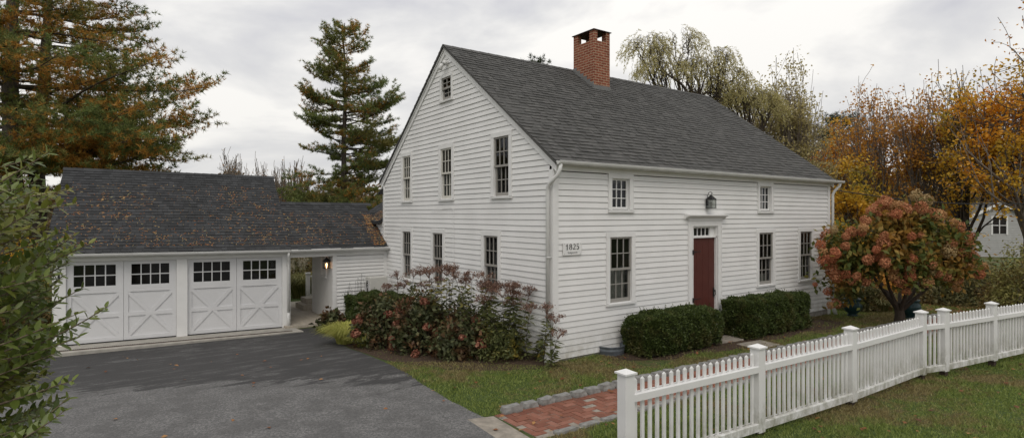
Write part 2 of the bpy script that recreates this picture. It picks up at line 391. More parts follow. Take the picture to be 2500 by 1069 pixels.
# brick walk: herringbone laid brick by brick in one sheet, cobble edging beside it
m = Mat('walk_brick'); v = m.coord(); ob = m.n('ShaderNodeNewGeometry')
c = m.ramp(ob.outputs['Random Per Island'], [(0, (.17, .062, .040)), (.4, (.225, .088, .056)), (.85, (.255, .105, .070)), (1, (.29, .135, .095))])
c = m.mix(m.ramp(m.noise(v, 12, 5, .7), [(.45, (0, 0, 0)), (.75, (.5, .5, .5))]), c, (.10, .065, .04)); m.color(c); m.rough(.9); m.bump(m.noise(v, 90, 3), .006, .5); MT['brick'] = m.m
def walk_edge(x):      # centre line offset of the walk
    return -2.20 - .012 * (x + 2) 
mb = MB()
bw, bl = .098, .198
def brickbox(cx, cy, lx, ly):
    g = .004; z = float(gz(cx, cy)) + .010 + rng.normal(0, .0025); tx, ty = rng.normal(0, .012, 2)
    x0, x1, y0, y1 = cx - lx / 2 + g, cx + lx / 2 - g, cy - ly / 2 + g, cy + ly / 2 - g
    hz = lambda x, y: z + tx * (x - cx) + ty * (y - cy)
    P = [(x0, y0), (x1, y0), (x1, y1), (x0, y1)]
    mb.hexa([(a, b, z - .06) for a, b in P] + [(a, b, hz(a, b)) for a, b in P])
X0, X1, HW = -2.42, 13.2, .42
for i in range(-12, 190):
    for j in range(-12, 14):
        # herringbone cell: an L of two bricks, unit .1
        k = (i - j) % 4
        ux, uy = X0 + i * .1, walk_edge(X0 + i * .1) + j * .1
        if not (X0 - .05 < ux < X1 and abs(j * .1) < HW + .05): continue
        if k == 0: brickbox(ux + .1, uy + .05, bl, bw)
        if k == 3: brickbox(ux + .05, uy + .1, bw, bl)
o = mb.build('brick_walk', MT['brick'], fix=True); tag(o, kind='structure')
sheet('walk_base', [(X0, walk_edge(0) - .47), (X1, walk_edge(13) - .47)], [(X0, walk_edge(0) + .50), (X1, walk_edge(13) + .50)], MT['slab'], .004, 60, 6)
# the second arm of the walk that comes out behind the house corner
# concrete apron and the drain grate set in it
GDIR = np.array([math.cos(R(-4.2)), math.sin(R(-4.2))]); GN = np.array([-GDIR[1], GDIR[0]]); G0 = np.array([-2.75, 7.6]); SH = .0105
def TG(u, w, z):
    """garage frame: u along the front (0 at its right end), w outward, z up"""
    p = G0 + u * GDIR - w * GN; return (p[0], p[1], z - SH * u)
mb = MB(TG); mb.hexa([(-4.98, .0, -.5), (.12, .0, -.5), (.24, .78, -.5), (-5.25, .84, -.5), (-4.98, .0, -.250), (.12, .0, -.250), (.24, .78, -.236), (-5.25, .84, -.236)])
o = mb.build('garage_apron', MT['concrete'], bevel=.01); tag(o, kind='structure')
g = thing('trench_drain', 'long rusty slotted drain grate set in the concrete strip before the garage doors', 'drain', (*TG(-2.4, .6, 0)[:2], -.2))
mb = MB(TG); mb.box(-4.95, .0, .575, .655, -.252, -.235); mb.build('drain_frame', MT['rust'], g)
mb = MB(TG)
for i in range(150):
    u = -4.94 + i * .0329; mb.box(u, u + .016, .585, .645, -.234, -.226)
mb.build('drain_bars', MT['black'], g)
# stepping slabs before the red door and at the walk's end
def slab(name, pts, z, label, cat, mat):
    c = np.mean(pts, 0); mb = MB(); n = len(pts)
    mb.prism([(p[0], p[1]) for p in pts], z - .08, z, lambda t, p, q: (p, q, t)); o = mb.build(name, mat, loc=(c[0], c[1], z - .08), bevel=.012); return tag(o, label, cat)
slab('stone_slab', [(-2.86, -2.62), (-2.50, -2.70), (-2.44, -1.72), (-2.80, -1.62)], .014, 'pale worn stone slab between the driveway and the end of the brick walk', 'slab', MT['slab'])
slab('stepping_stone', [(4.05, -.72), (4.75, -.78), (4.9, -.30), (4.1, -.22)], -.022, 'flat grey stepping stone between the two clipped hedges, nearest the red door', 'slab', MT['slab'])
slab('stepping_stone', [(4.15, -1.45), (4.95, -1.5), (5.0, -1.0), (4.25, -.92)], -.030, 'flat grey stepping stone between the two clipped hedges, nearer the brick walk', 'slab', MT['slab'])
# granite cobbles that edge the walk: each one its own object
protos = []
def cobble(L, W, H, seed):
    r = np.random.default_rng(seed); mb = MB(); n = 3
    import itertools
    P = []
    for z in (0, .6, 1):
        for (a, b) in ((-1, -1), (0, -1), (1, -1), (1, 0), (1, 1), (0, 1), (-1, 1), (-1, 0)):
            s = 1 - .14 * (z == 1); k = 1.0 if a * b == 0 else .93
            P.append((a * L / 2 * s * k + r.normal(0, .006), b * W / 2 * s * k + r.normal(0, .006), (z - .5) * H + r.normal(0, .005)))
    P.append((0, 0, H * .5 + .008))
    for p in P: mb.pt(*p)
    for l in range(2):
        for q in range(8): mb.f.append([l * 8 + q, l * 8 + (q + 1) % 8, l * 8 + 8 + (q + 1) % 8, l * 8 + 8 + q]); mb.uv.append([(0, 0)] * 4); mb.mi.append(0)
    for q in range(8): mb.f.append([16 + q, 16 + (q + 1) % 8, 24]); mb.uv.append([(0, 0)] * 3); mb.mi.append(0)
    return mb
cx = -2.30; k = 0; first = []
while cx < 12.4:
    Lc = float(rng.uniform(.25, .34))
    if k < 4:
        o = cobble(.225, .155, .15, 30 + k).build('cobblestone', MT['granite'], smooth=False); first.append(o)
    else:
        o = first[int(rng.integers(4))].copy(); col.objects.link(o)
    y = walk_edge(cx) + .50 + rng.normal(0, .008)
    o.location = (cx + Lc / 2, y, float(gz(cx, y)) + .012 + rng.normal(0, .006)); o.scale = (Lc / .24, 1, 1)
    o.rotation_euler = (rng.normal(0, .03), rng.normal(0, .03), rng.normal(0, .04) + (math.pi if rng.random() < .5 else 0))
    side = 'before the first fence post' if cx < -.4 else 'seen over and through the picket fence'
    tag(o, ('rough grey granite cobble raised along the brick walk before the first fence post' if cx < -.4 else 'rough grey granite cobble raised along the brick walk behind the picket fence'), 'cobblestone', 'granite cobbles edging the house side of the brick walk' if cx < -.4 else 'granite cobbles edging the brick walk behind the fence')
    cx += Lc + .012; k += 1
# flush granite strip on the fence side of the walk
cx = -2.2; k = 0
while cx < 9:
    Lc = float(rng.uniform(.3, .42)); o = first[k % 4].copy(); col.objects.link(o); y = walk_edge(cx) - .475
    o.location = (cx + Lc / 2, y, float(gz(cx, y)) - .042); o.scale = (Lc / .24, .8, 1); o.rotation_euler = (0, 0, rng.normal(0, .02))
    tag(o, 'flat grey granite strip flush with the grass, fence side of the brick walk', 'cobblestone', 'flush granite strips on the fence side of the brick walk')
    cx += Lc + .01; k += 1
# ------------------------------------------------------------------ the house
W, D, EAVE, RIDGE, YR = 10.12, 7.80, 3.62, 6.75, 4.05
TF = lambda u, w, z: (u, -w, z)                 # house front: u = x, w outward
TGB = lambda u, w, z: (-w, u, z)                # gable: u = y, w outward
def clap(mb, z0, z1, ext, holes, expo=.112, lip=.0145, seed=1, sag=.0035):
    """lapped boards between z0 and z1 with real lips, cut round the openings (u0,u1,z0,z1)"""
    r = np.random.default_rng(seed); n = int(round((z1 - z0) / expo)); e = (z1 - z0) / n
    ph = r.uniform(0, 6.28, (n + 1, 3))
    def wave(i, u):
        if i == 0 or i == n: return 0
        return sag * (.55 * math.sin(u * 1.1 + ph[i, 0]) + .35 * math.sin(u * 2.9 + ph[i, 1])) + .006 * math.sin(i * .22 + u * .35)
    for i in range(n):
        za, zb = z0 + i * e, z0 + (i + 1) * e
        cuts = sorted({za, zb} | {h[k] for h in holes for k in (2, 3) if za < h[k] < zb})
        lp = lip * r.uniform(.85, 1.2)
        for a, b in zip(cuts[:-1], cuts[1:]):
            ua0, ua1 = ext(a); ub0, ub1 = ext(b)
            if ub1 - ub0 < .01 and ua1 - ua0 < .01: continue
            ints = [(None, None)]
            hs = sorted((h[0], h[1]) for h in holes if h[2] < b - 1e-6 and h[3] > a + 1e-6)
            edges = [('L', None)] + [(k, v) for h in hs for k, v in (('R', h[0]), ('L', h[1]))] + [('R', None)]
            for q in range(0, len(edges), 2):
                lo = (ua0, ub0) if edges[q][1] is None else (edges[q][1],) * 2
                hi = (ua1, ub1) if edges[q + 1][1] is None else (edges[q + 1][1],) * 2
                if hi[0] - lo[0] < .005: continue
                m = max(1, int((hi[0] - lo[0]) / .45))
                ya = lp * (1 - (a - za) / e); yb = lp * (1 - (b - za) / e)
                for k in range(m):
                    t0, t1 = k / m, (k + 1) / m
                    A0, A1 = lo[0] + (hi[0] - lo[0]) * t0, lo[0] + (hi[0] - lo[0]) * t1
                    B0, B1 = lo[1] + (hi[1] - lo[1]) * t0, lo[1] + (hi[1] - lo[1]) * t1
                    za0 = a + (wave(i, A0) if a == za else 0); za1 = a + (wave(i, A1) if a == za else 0)
                    zb0 = b + (wave(i + 1, B0) if b == zb else 0); zb1 = b + (wave(i + 1, B1) if b == zb else 0)
                    gr_h = .0065 if b == zb else 0
                    mb.face([(A0, ya, za0), (A1, ya, za1), (B1, yb, zb1 - gr_h), (B0, yb, zb0 - gr_h)])
                    if gr_h: mb.face([(B0, yb, zb0 - gr_h), (B1, yb, zb1 - gr_h), (B1, -.028, zb1 - .004), (B0, -.028, zb0 - .004)])
                    if a == za: mb.face([(A0, -.028, za0 - .004), (A1, -.028, za1 - .004), (A1, ya, za1), (A0, ya, za0)])
        # the shingled edge behind the lip closes the wall

GLABEL = {}
def window(T, parent, u0, u1, z0, z1, cols=3, rows=2, sash='taupe', casing=.10, head=None, storm=True, lower=True, curtain=None, label=None, single=False):
    """double-hung window; (u0,u1,z0,z1) is the clear opening"""
    head = casing if head is None else head
    mb = MB(T); c = casing
    mb.box(u0 - c, u0, -.03, .030, z0 - .002, z1); mb.box(u1, u1 + c, -.03, .030, z0 - .002, z1)
    mb.box(u0 - c, u1 + c, -.03, .034, z1, z1 + head)
    for a, b in ((u0 - c, u0 - c + .012), (u1 + c - .012, u1 + c)): mb.box(a, b, .030, .036, z0, z1)
    w = mb.build('window', MT['trim'], parent, bevel=.002)
    if label: w['label'] = label
    mb = MB(T); mb.hexa([(u0 - c - .01, -.03, z0 - .055), (u1 + c + .01, -.03, z0 - .055), (u1 + c + .01, .052, z0 - .055), (u0 - c - .01, .052, z0 - .055), (u0 - c - .01, -.03, z0 - .002), (u1 + c + .01, -.03, z0 - .002), (u1 + c + .01, .056, z0 - .014), (u0 - c - .01, .056, z0 - .014)])
    mb.build('sill', MT['trim'], w)
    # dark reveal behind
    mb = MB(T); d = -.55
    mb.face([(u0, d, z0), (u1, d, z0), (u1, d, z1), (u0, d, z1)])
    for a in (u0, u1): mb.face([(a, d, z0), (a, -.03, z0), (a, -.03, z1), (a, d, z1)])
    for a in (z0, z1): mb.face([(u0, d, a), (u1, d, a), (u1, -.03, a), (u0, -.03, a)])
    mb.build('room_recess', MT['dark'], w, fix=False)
    S = MT[sash]; st, mu = (.045, .017)
    def sashm(a, b, wy, cols, rows, bot=.05):
        mb = MB(T); y0, y1 = wy - .016, wy + .016
        mb.box(u0 + .004, u0 + st, y0, y1, a, b); mb.box(u1 - st, u1 - .004, y0, y1, a, b)
        mb.box(u0 + st, u1 - st, y0, y1, a, a + bot); mb.box(u0 + st, u1 - st, y0, y1, b - .035, b)
        U0, U1, A, B = u0 + st, u1 - st, a + bot, b - .035
        for k in range(1, cols): x = U0 + (U1 - U0) * k / cols; mb.box(x - mu / 2, x + mu / 2, y0 + .006, y1 - .003, A, B)
        for k in range(1, rows): z = A + (B - A) * k / rows; mb.box(U0, U1, y0 + .007, y1 - .004, z - mu / 2, z + mu / 2)
        mb.build('sash', S, w)
        mb = MB(T); mb.face([(U0 - .01, wy - .004, A - .01), (U1 + .01, wy - .004, A - .01), (U1 + .01, wy - .004, B + .01), (U0 - .01, wy - .004, B + .01)]); mb.build('pane', MT['glass'], w, fix=False)
    if single: sashm(z0 + .012, z1, -.045, cols, rows, .045)
    else:
        zm = (z0 + z1) / 2 + .01
        sashm(zm - .02, z1, -.006, cols, rows, .045); sashm(z0, zm + .018, -.046, cols, rows, .075)
    if curtain:
        mb = MB(T); a, b = curtain; n = 24
        for k in range(n):
            x0_, x1_ = u0 + (u1 - u0) * k / n, u0 + (u1 - u0) * (k + 1) / n
            f = lambda x: -.17 + .012 * math.sin(x * 70) + .006 * math.sin(x * 31)
            mb.face([(x0_, f(x0_), a), (x1_, f(x1_), a), (x1_, f(x1_), b), (x0_, f(x0_), b)])
        mb.build('curtain', MT['curtain'], w, fix=False)
    return w

house = thing('farmhouse', 'two-storey white clapboard house with grey shingle roof, brick chimney and red front door', 'house', (0, 0, 0))
# openings: u0,u1,z0,z1
FR_W = [dict(o=(1.475, 1.975, 2.79, 3.41), rows=3, sash='trim', single=True, head=.09, label='small nine-pane white window under the eave, nearer the house corner', curtain=(3.33, 3.42)),
        dict(o=(6.62, 7.12, 2.79, 3.41), rows=3, sash='trim', single=True, head=.09, label='small nine-pane white window under the eave, farther along beyond the lantern', curtain=(2.8, 3.1)),
        dict(o=(1.42, 2.03, .955, 2.25), label='tall double-hung window between the date sign and the red door', curtain=(.96, 1.6)),
        dict(o=(6.58, 7.20, .955, 2.25), label='tall double-hung window next beyond the red door', curtain=(.96, 1.2)),
        dict(o=(8.53, 9.13, .955, 2.25), label='tall double-hung window at the far end of the house front')]
FR_H = [w['o'] for w in FR_W] + [(3.97, 4.87, .02, 2.42)]
mb = MB(TF)
ext = lambda z: (.105, W - .105)
clap(mb, .04, 3.49, ext, FR_H, expo=.1115, seed=3)
mb.build('front_wall', MT['clap'], house, fix=False)
for w in FR_W:
    k = dict(w); o = k.pop('o'); window(TF, house, *o, **k)
GB_W = [dict(o=(3.76, 4.23, 5.45, 5.98), cols=2, rows=2, casing=.07, label='small attic window high in the gable'),
        dict(o=(5.97, 6.45, 3.08, 4.28), sash='cream', label='upper gable window farthest from the house corner', curtain=(3.1, 3.5)),
        dict(o=(3.74, 4.27, 3.08, 4.28), sash='cream', label='upper gable window in the middle', curtain=(3.1, 3.75)),
        dict(o=(1.39, 1.94, 3.08, 4.30), label='upper gable window nearest the house corner'),
        dict(o=(5.95, 6.45, .98, 2.25), label='lower gable window nearest the breezeway', curtain=(1, 1.6)),
        dict(o=(4.18, 4.68, .98, 2.25), label='lower gable window in the middle behind the tall dark flower heads', curtain=(1, 1.4)),
        dict(o=(1.79, 2.32, .98, 2.25), label='lower gable window nearest the house corner', curtain=(1, 1.5))]
GB_H = [w['o'] for w in GB_W]
SL = (RIDGE - .05 - EAVE) / YR
SLB = (RIDGE - .05 - EAVE) / (D - YR)
def gext(z):
    if z <= EAVE - .06: return (.10, D - .07)
    a = (z - (EAVE - .06)) / SL
    b = (z - (EAVE - .06)) / SLB
    return (min(.10 + max(0, a - .10), YR), max(D - .07 - max(0, b - .03), YR))
mb = MB(TGB); clap(mb, .04, 6.62, gext, GB_H, expo=.1115, seed=5, sag=.0045)
mb.build('gable_wall', MT['clap'], house, fix=False)
for w in GB_W:
    k = dict(w); o = k.pop('o'); window(TGB, house, *o, **k)
# back and far gable, plain boards
mb = MB(lambda u, w, z: (W + w, u, z)); clap(mb, .0, 6.62, gext, [], expo=.1115, seed=6); mb.build('far_gable_wall', MT['clap'], house, fix=False)
mb = MB(lambda u, w, z: (u, D + w, z)); clap(mb, .0, 3.5, ext, [], expo=.1115, seed=7); mb.build('back_wall', MT['clap'], house, fix=False)
# corner boards, frieze, foundation, rake boards
mb = MB()
mb.box(-.024, .105, -.024, .0, .02, 3.50); mb.box(-.026, -.001, .0, .105, .02, 3.52)
mb.build('corner_board', MT['trim'], house, bevel=.003)
mb = MB(); mb.box(W - .105, W + .024, -.024, .0, -.12, 3.50); mb.box(W + .001, W + .026, .0, .105, -.12, 3.5); mb.build('corner_board', MT['trim'], house, bevel=.003)
mb = MB(); mb.box(-.026, -.001, D - .075, D + .026, .0, 3.55); mb.build('corner_board', MT['trim'], house, bevel=.003)
mb = MB(); mb.box(-.024, W + .024, -.026, .02, 3.50, 3.66); mb.build('frieze_board', MT['trim'], house, bevel=.003)
mb = MB(); mb.box(.02, W - .02, .03, D - .03, -.6, .045); mb.box(.01, W - .01, .012, .04, -.6, .028); mb.box(.012, .04, .04, D, -.6, .028); mb.build('foundation', MT['foundation'], house)
# sheathing that keeps the attic and rooms dark inside
mb = MB(); 
EO = .15            # eave overhang
zt = lambda y: RIDGE - abs(y - YR) * SLP      # top of the roof boards
SLP = (RIDGE - 3.66) / (YR + EO)
SLPB = (RIDGE - 3.66) / (D + .16 - YR)
XL, XRr = -.09, W + .10
def roof_courses(mb, x0, x1, ya, yb, ztop, expo, lip=.019, seed=1, tabw=(.10, .22)):
    """shingle courses from eave ya up to ridge yb; each course a thin butt-edged strip"""
    L = math.hypot(yb - ya, ztop(yb) - ztop(ya)); n = int(round(L / expo)); r = np.random.default_rng(seed)
    nrm = np.array([0, -(ztop(yb) - ztop(ya)) / L * (1 if yb > ya else -1), abs(yb - ya) / L])
    if yb < ya: nrm[1] = (ztop(yb) - ztop(ya)) / L
    m = max(2, int((x1 - x0) / .5))
    X = np.linspace(x0, x1, m + 1)
    ph = r.uniform(0, 6, 3); 
    sagf = lambda x, t: -.012 * math.sin(x * .9 + ph[0]) * math.sin(t * 3.1) + .004 * math.sin(x * 2.3 + ph[1] + t * 7)
    for i in range(n):
        t0, t1 = i / n, (i + 1) / n
        x = x0 + r.uniform(0, .1); cut = [x0]
        while x < x1 - .06: cut.append(x); x += r.uniform(*tabw)
        cut.append(x1)
        for xa, xb in zip(cut[:-1], cut[1:]):
            h_ = lip * (1.05 if r.random() < .5 else .62); g_ = .0025; dz0 = r.uniform(0, .012) / L; P = []
            for x, t, h in ((xa + g_, t0 + dz0, h_), (xb - g_, t0 + dz0, h_), (xb - g_, t1 + .1 / n, .001), (xa + g_, t1 + .1 / n, .001)):
                t = min(t, 1.0); y = ya + (yb - ya) * t; z = ztop(y) + sagf(x, t); P.append((x, y + nrm[1] * h, z + nrm[2] * h))
            uv = [(xa, t0 * L), (xb, t0 * L), (xb, t1 * L), (xa, t1 * L)]
            mb.face(P, uv)
            q = []
            for x in (xa + g_, xb - g_):
                z = ztop(ya + (yb - ya) * (t0 + dz0)) + sagf(x, t0); q.append((x, ya + (yb - ya) * (t0 + dz0), z - .002))
            mb.face([q[0], q[1], P[1], P[0]], [(xa, t0 * L + .001)] * 4)
mb = MB()
roof_courses(mb, XL, XRr, -EO, YR, zt, .142, seed=2)
zb_ = lambda y: RIDGE - (y - YR) * SLPB
roof_courses(mb, XL, XRr, D + .16, YR, zb_, .142, seed=3)
# deck below the shingles, with rake edges
for s in (0, 1):
    ya = -EO if s == 0 else D + .16
    P = []
    for x, y, dz in ((XL, ya, -.05), (XRr, ya, -.05), (XRr, YR, -.05), (XL, YR, -.05), (XL, ya, -.006), (XRr, ya, -.006), (XRr, YR, -.006), (XL, YR, -.006)):
        P.append((x, y, (zt(y) if s == 0 else zb_(y)) + dz))
    mb.hexa(P)
roof = mb.build('roof', MT['roof_main'], house, fix=False)
mb = MB(); nr = 40
for i in range(nr):
    x0 = XL + (XRr - XL) * i / nr; x1 = XL + (XRr - XL) * (i + 1) / nr + .02; h = .006
    for s in (-1, 1):
        mb.face([(x0, YR, RIDGE + .016 + h), (x1, YR, RIDGE + .016), (x1, YR + s * .13, RIDGE - .13 * (SLP if s < 0 else SLPB) + .016), (x0, YR + s * .13, RIDGE - .13 * (SLP if s < 0 else SLPB) + .016 + h)], [(x0 + .01, .01), (x1 - .01, .01), (x1 - .01, .13), (x0 + .01, .13)])
mb.build('ridge_cap', MT['roof_main'], roof, fix=False)
# rake boards follow the slope on the gable
for XS, sg in ((-.001, -1), (W + .001, 1)):
    for s in (0, 1):
        mb = MB(); ya = -EO + .03 if s == 0 else D + .13
        f = zt if s == 0 else zb_
        for (w0, w1, d0, d1) in ((0, .032, -.215, -.055), (0, .055, -.095, -.052)):
            a, b = XS + sg * w0, XS + sg * w1; a, b = min(a, b), max(a, b)
            mb.hexa([(a, ya, f(ya) + d0), (b, ya, f(ya) + d0), (b, YR, f(YR) + d0), (a, YR, f(YR) + d0), (a, ya, f(ya) + d1), (b, ya, f(ya) + d1), (b, YR, f(YR) + d1), (a, YR, f(YR) + d1)])
        mb.build('rake_board', MT['trim'], house)
mb = MB(); mb.box(-.02, W + .02, -EO + .02, -.026, 3.585, 3.60); mb.box(-.03, W + .04, -EO + .005, -EO + .03, 3.585, 3.665); mb.build('eave_soffit', MT['trim'], house)

def gutter(name, parent, T, u0, u1, z, w=0.0, nb=14, dz=0.0):
    """half-round gutter with hangers along the eave; w is the distance of its back from the wall"""
    mb = MB(T); n = 8; prof = []
    for k in range(n + 1):
        t = math.pi * k / n; prof.append((w + .055 - .055 * math.cos(t), z - .062 * math.sin(t)))
    inner = [(p + (.006 if p < w + .055 else -.006), q + .007) for p, q in prof][::-1]
    full = prof + inner
    mb.prism(full, u0, u1, lambda t, p, q: (t, p, q + dz * (t - u0) / (u1 - u0)))
    for u in (u0, u1): mb.prism(prof, u - .003, u + .003, lambda t, p, q: (t, p, q + dz * (u - u0) / (u1 - u0)))
    mb.box(u0, u1, w + .104, w + .112, z - .004, z + .008)
    g_ = mb.build(name, MT['gutter'], parent)
    mb = MB(T)
    for k in range(nb):
        u = u0 + (u1 - u0) * (k + .5) / nb; zz = z + dz * (u - u0) / (u1 - u0)
        mb.box(u - .012, u + .012, w + .0, w + .106, zz - .004, zz + .003)
        pts = [(u, w + .055 - .060 * math.cos(math.pi * j / 6), zz - .067 * math.sin(math.pi * j / 6)) for j in range(7)]
        for a, b in zip(pts[:-1], pts[1:]):
            mb.face([(u - .009, a[1], a[2]), (u + .009, a[1], a[2]), (u + .009, b[1], b[2]), (u - .009, b[1], b[2])])
    mb.build('gutter_hanger', MT['gutter'], g_, fix=False)
    return g_
gutter('gutter', house, TF, -.06, W + .36, 3.655, w=.155, nb=22, dz=-.01)

# downspouts
mb = MB()
mb.tube([(.0, -.21, 3.60), (-.02, -.21, 3.50), (-.05, -.18, 3.40), (-.085, -.02, 3.27), (-.085, .055, 3.20), (-.085, .062, 3.10), (-.085, .062, .62)], .036, 12)
mb.tube([(-.085, .062, .64), (-.085, .062, .20), (-.10, .062, -.02)], .047, 12); mb.tube([(-.095, .062, .10), (-.10, .062, -.02)], .062, 12)
for z in (1.9, .9): mb.box(-.135, -.02, .015, .022, z, z + .03)
d = mb.build('downspout', MT['gutter'], house, smooth=True); d['label'] = 'white downspout at the near house corner with a wider pipe at its foot'
mb = MB()
mb.tube([(W + .22, -.20, 3.60), (W + .21, -.19, 3.52), (W + .12, -.10, 3.38), (W + .085, -.06, 3.28), (W + .085, -.06, 3.1), (W + .085, -.06, .3)], .036, 12)
mb.tube([(W + .085, -.06, .32), (W + .085, -.07, .10), (W + .085, -.14, -.12)], .05, 12)
d = mb.build('downspout', MT['gutter'], house, smooth=True); d['label'] = 'white downspout at the far end of the house front'

# chimney
CX0, CX1, CY0, CY1, CT = 3.93, 4.52, 3.09, 3.90, 7.62
mb = MB(); mb.box(CX0, CX1, CY0, CY1, 5.7, CT - .27)
a = .13
for x0, x1 in ((CX0, CX0 + a), (CX1 - a, CX1)):
    for y0, y1 in ((CY0, CY0 + a * 1.35), (CY1 - a * 1.35, CY1)): mb.box(x0, x1, y0, y1, CT - .27, CT)
ch = mb.build('chimney', MT['chimney'], house)
mb = MB(); mb.box(CX0 - .035, CX1 + .035, CY0 - .035, CY1 + .035, CT, CT + .018); mb.build('chimney_cap', simple('rusty_steel_plate', (.05, .03, .028), .7, .4, 9), ch)
mb = MB(); mb.box(CX0 + .14, CX1 - .14, CY0 + .19, CY1 - .19, CT - .268, CT - .262); mb.build('flue', MT['dark'], ch)
mb = MB(); g_ = .012
mb.box(CX0 - g_, CX1 + g_, CY0 - g_, CY0, zt(CY0) - .05, zt(CY0) + .115)
nst = 6
for k in range(nst):
    y0 = CY0 + (CY1 - CY0) * k / nst; y1 = CY0 + (CY1 - CY0) * (k + 1) / nst
    for x0, x1 in ((CX0 - g_, CX0), (CX1, CX1 + g_)): mb.box(x0, x1, y0, y1, zt(y0) - .08, zt(y1) + .10 - .0)
mb.build('chimney_flashing', MT['zinc'], ch)

# door
ds = MB(TF)
ds.box(3.82, 3.97, -.02, .036, .02, 2.44); ds.box(4.87, 5.02, -.02, .036, .02, 2.44); ds.box(3.82, 5.02, -.02, .038, 2.44, 2.60)
for a, b in ((3.82, 3.845), (3.945, 3.968), (4.872, 4.895), (4.995, 5.02)): ds.box(a, b, .036, .05, .02, 2.44)
ds.box(3.82, 5.02, .038, .055, 2.565, 2.60)
sd_ = ds.build('door_surround', MT['trim'], house, bevel=.003)
mb = MB(TF); mb.prism([(.0, 2.60), (.045, 2.60), (.07, 2.64), (.13, 2.665), (.16, 2.672), (.16, 2.695), (.0, 2.715)], 3.70, 5.14, lambda t, p, q: (t, p, q)); mb.build('door_cornice', MT['trim'], sd_)
mb = MB(TF); mb.box(3.97, 4.87, -.12, .0, 2.175, 2.205); mb.box(3.97, 3.985, -.12, -.0, .02, 2.44); mb.box(4.855, 4.87, -.12, -.0, .02, 2.44)
mb.box(3.985, 4.855, -.12, -.0, 2.41, 2.44); mb.box(3.90, 4.94, -.12, .06, -.03, .03); mb.build('door_frame', MT['trim'], sd_)
door = MB(TF)
nb_ = 4; dw = (4.853 - 3.987) / nb_
for k in range(nb_): door.box(3.987 + k * dw + .002, 3.987 + (k + 1) * dw - .002, -.085, -.045, .035, 2.17)
dr = door.build('front_door', MT['red'], house, bevel=.004); dr['label'] = 'closed dark red plank door with black strap hinges'
for z in (1.86, .80):
    mb = MB(TF); mb.prism([(3.96, z), (4.05, z + .014), (4.30, z + .006), (4.32, z + .018), (4.34, z + .018), (4.34, z + .0), (4.32, z - .002), (4.30, z - .0), (4.05, z - .014)], -.045, -.036, lambda t, p, q: (p, t, q))
    mb.box(3.945, 3.985, -.05, .052, z - .055, z + .055); mb.build('strap_hinge', MT['black'], dr)
mb = MB(TF); mb.box(4.80, 4.835, -.045, -.03, .80, 1.02); mb.tube([(4.815, -.035, .98), (4.815, .01, .96), (4.815, .015, .86), (4.815, -.03, .84)], .008, 6); mb.box(4.79, 4.85, -.045, -.025, .93, .95); mb.build('door_latch', MT['black'], dr)
tr_ = MB(TF); z0, z1 = 2.205, 2.41
tr_.box(3.985, 4.70, -.10, -.07, z0, z0 + .02); tr_.box(3.985, 4.70, -.10, -.07, z1 - .02, z1)
for k in range(6): x = 3.985 + k * .143; tr_.box(x - .008, x + .008, -.10, -.07, z0 + .02, z1 - .02)
tr_.box(4.70, 4.855, -.10, -.06, z0, z1)
t_ = tr_.build('transom_window', MT['trim'], house)
mb = MB(TF); mb.face([(3.985, -.085, z0), (4.70, -.085, z0), (4.70, -.085, z1), (3.985, -.085, z1)]); mb.build('pane', MT['glass'], t_, fix=False)
mb = MB(TF); mb.box(3.985, 4.855, -.5, -.125, .03, 2.42); mb.build('entry_recess', MT['dark'], t_)
# rear wing behind the gable, and its small roof
mb = MB(TGB); clap(mb, -.2, 2.36, lambda z: (D + .03, 9.7), [], expo=.1115, seed=9); mb.box(D + .03, 9.7, -.02, .03, 2.36, 2.50)
mb.build('rear_wing_wall', MT['clap'], house, fix=False)
mb = MB(lambda x, y, z: (y, x, z))
def twing(y): return 2.50 + (y + .16) * .62
roof_courses(mb, 7.83, 10.0, -.16, 3.2, twing, .125, lip=.015, seed=17)
mb.hexa([(7.83, -.16, 2.43), (10.0, -.16, 2.43), (10.0, 3.2, twing(3.2) - .07), (7.83, 3.2, twing(3.2) - .07), (7.83, -.16, 2.49), (10.0, -.16, 2.49), (10.0, 3.2, twing(3.2) - .008), (7.83, 3.2, twing(3.2) - .008)])
mb.build('rear_wing_roof', MT['roof_garage'], house, fix=False)

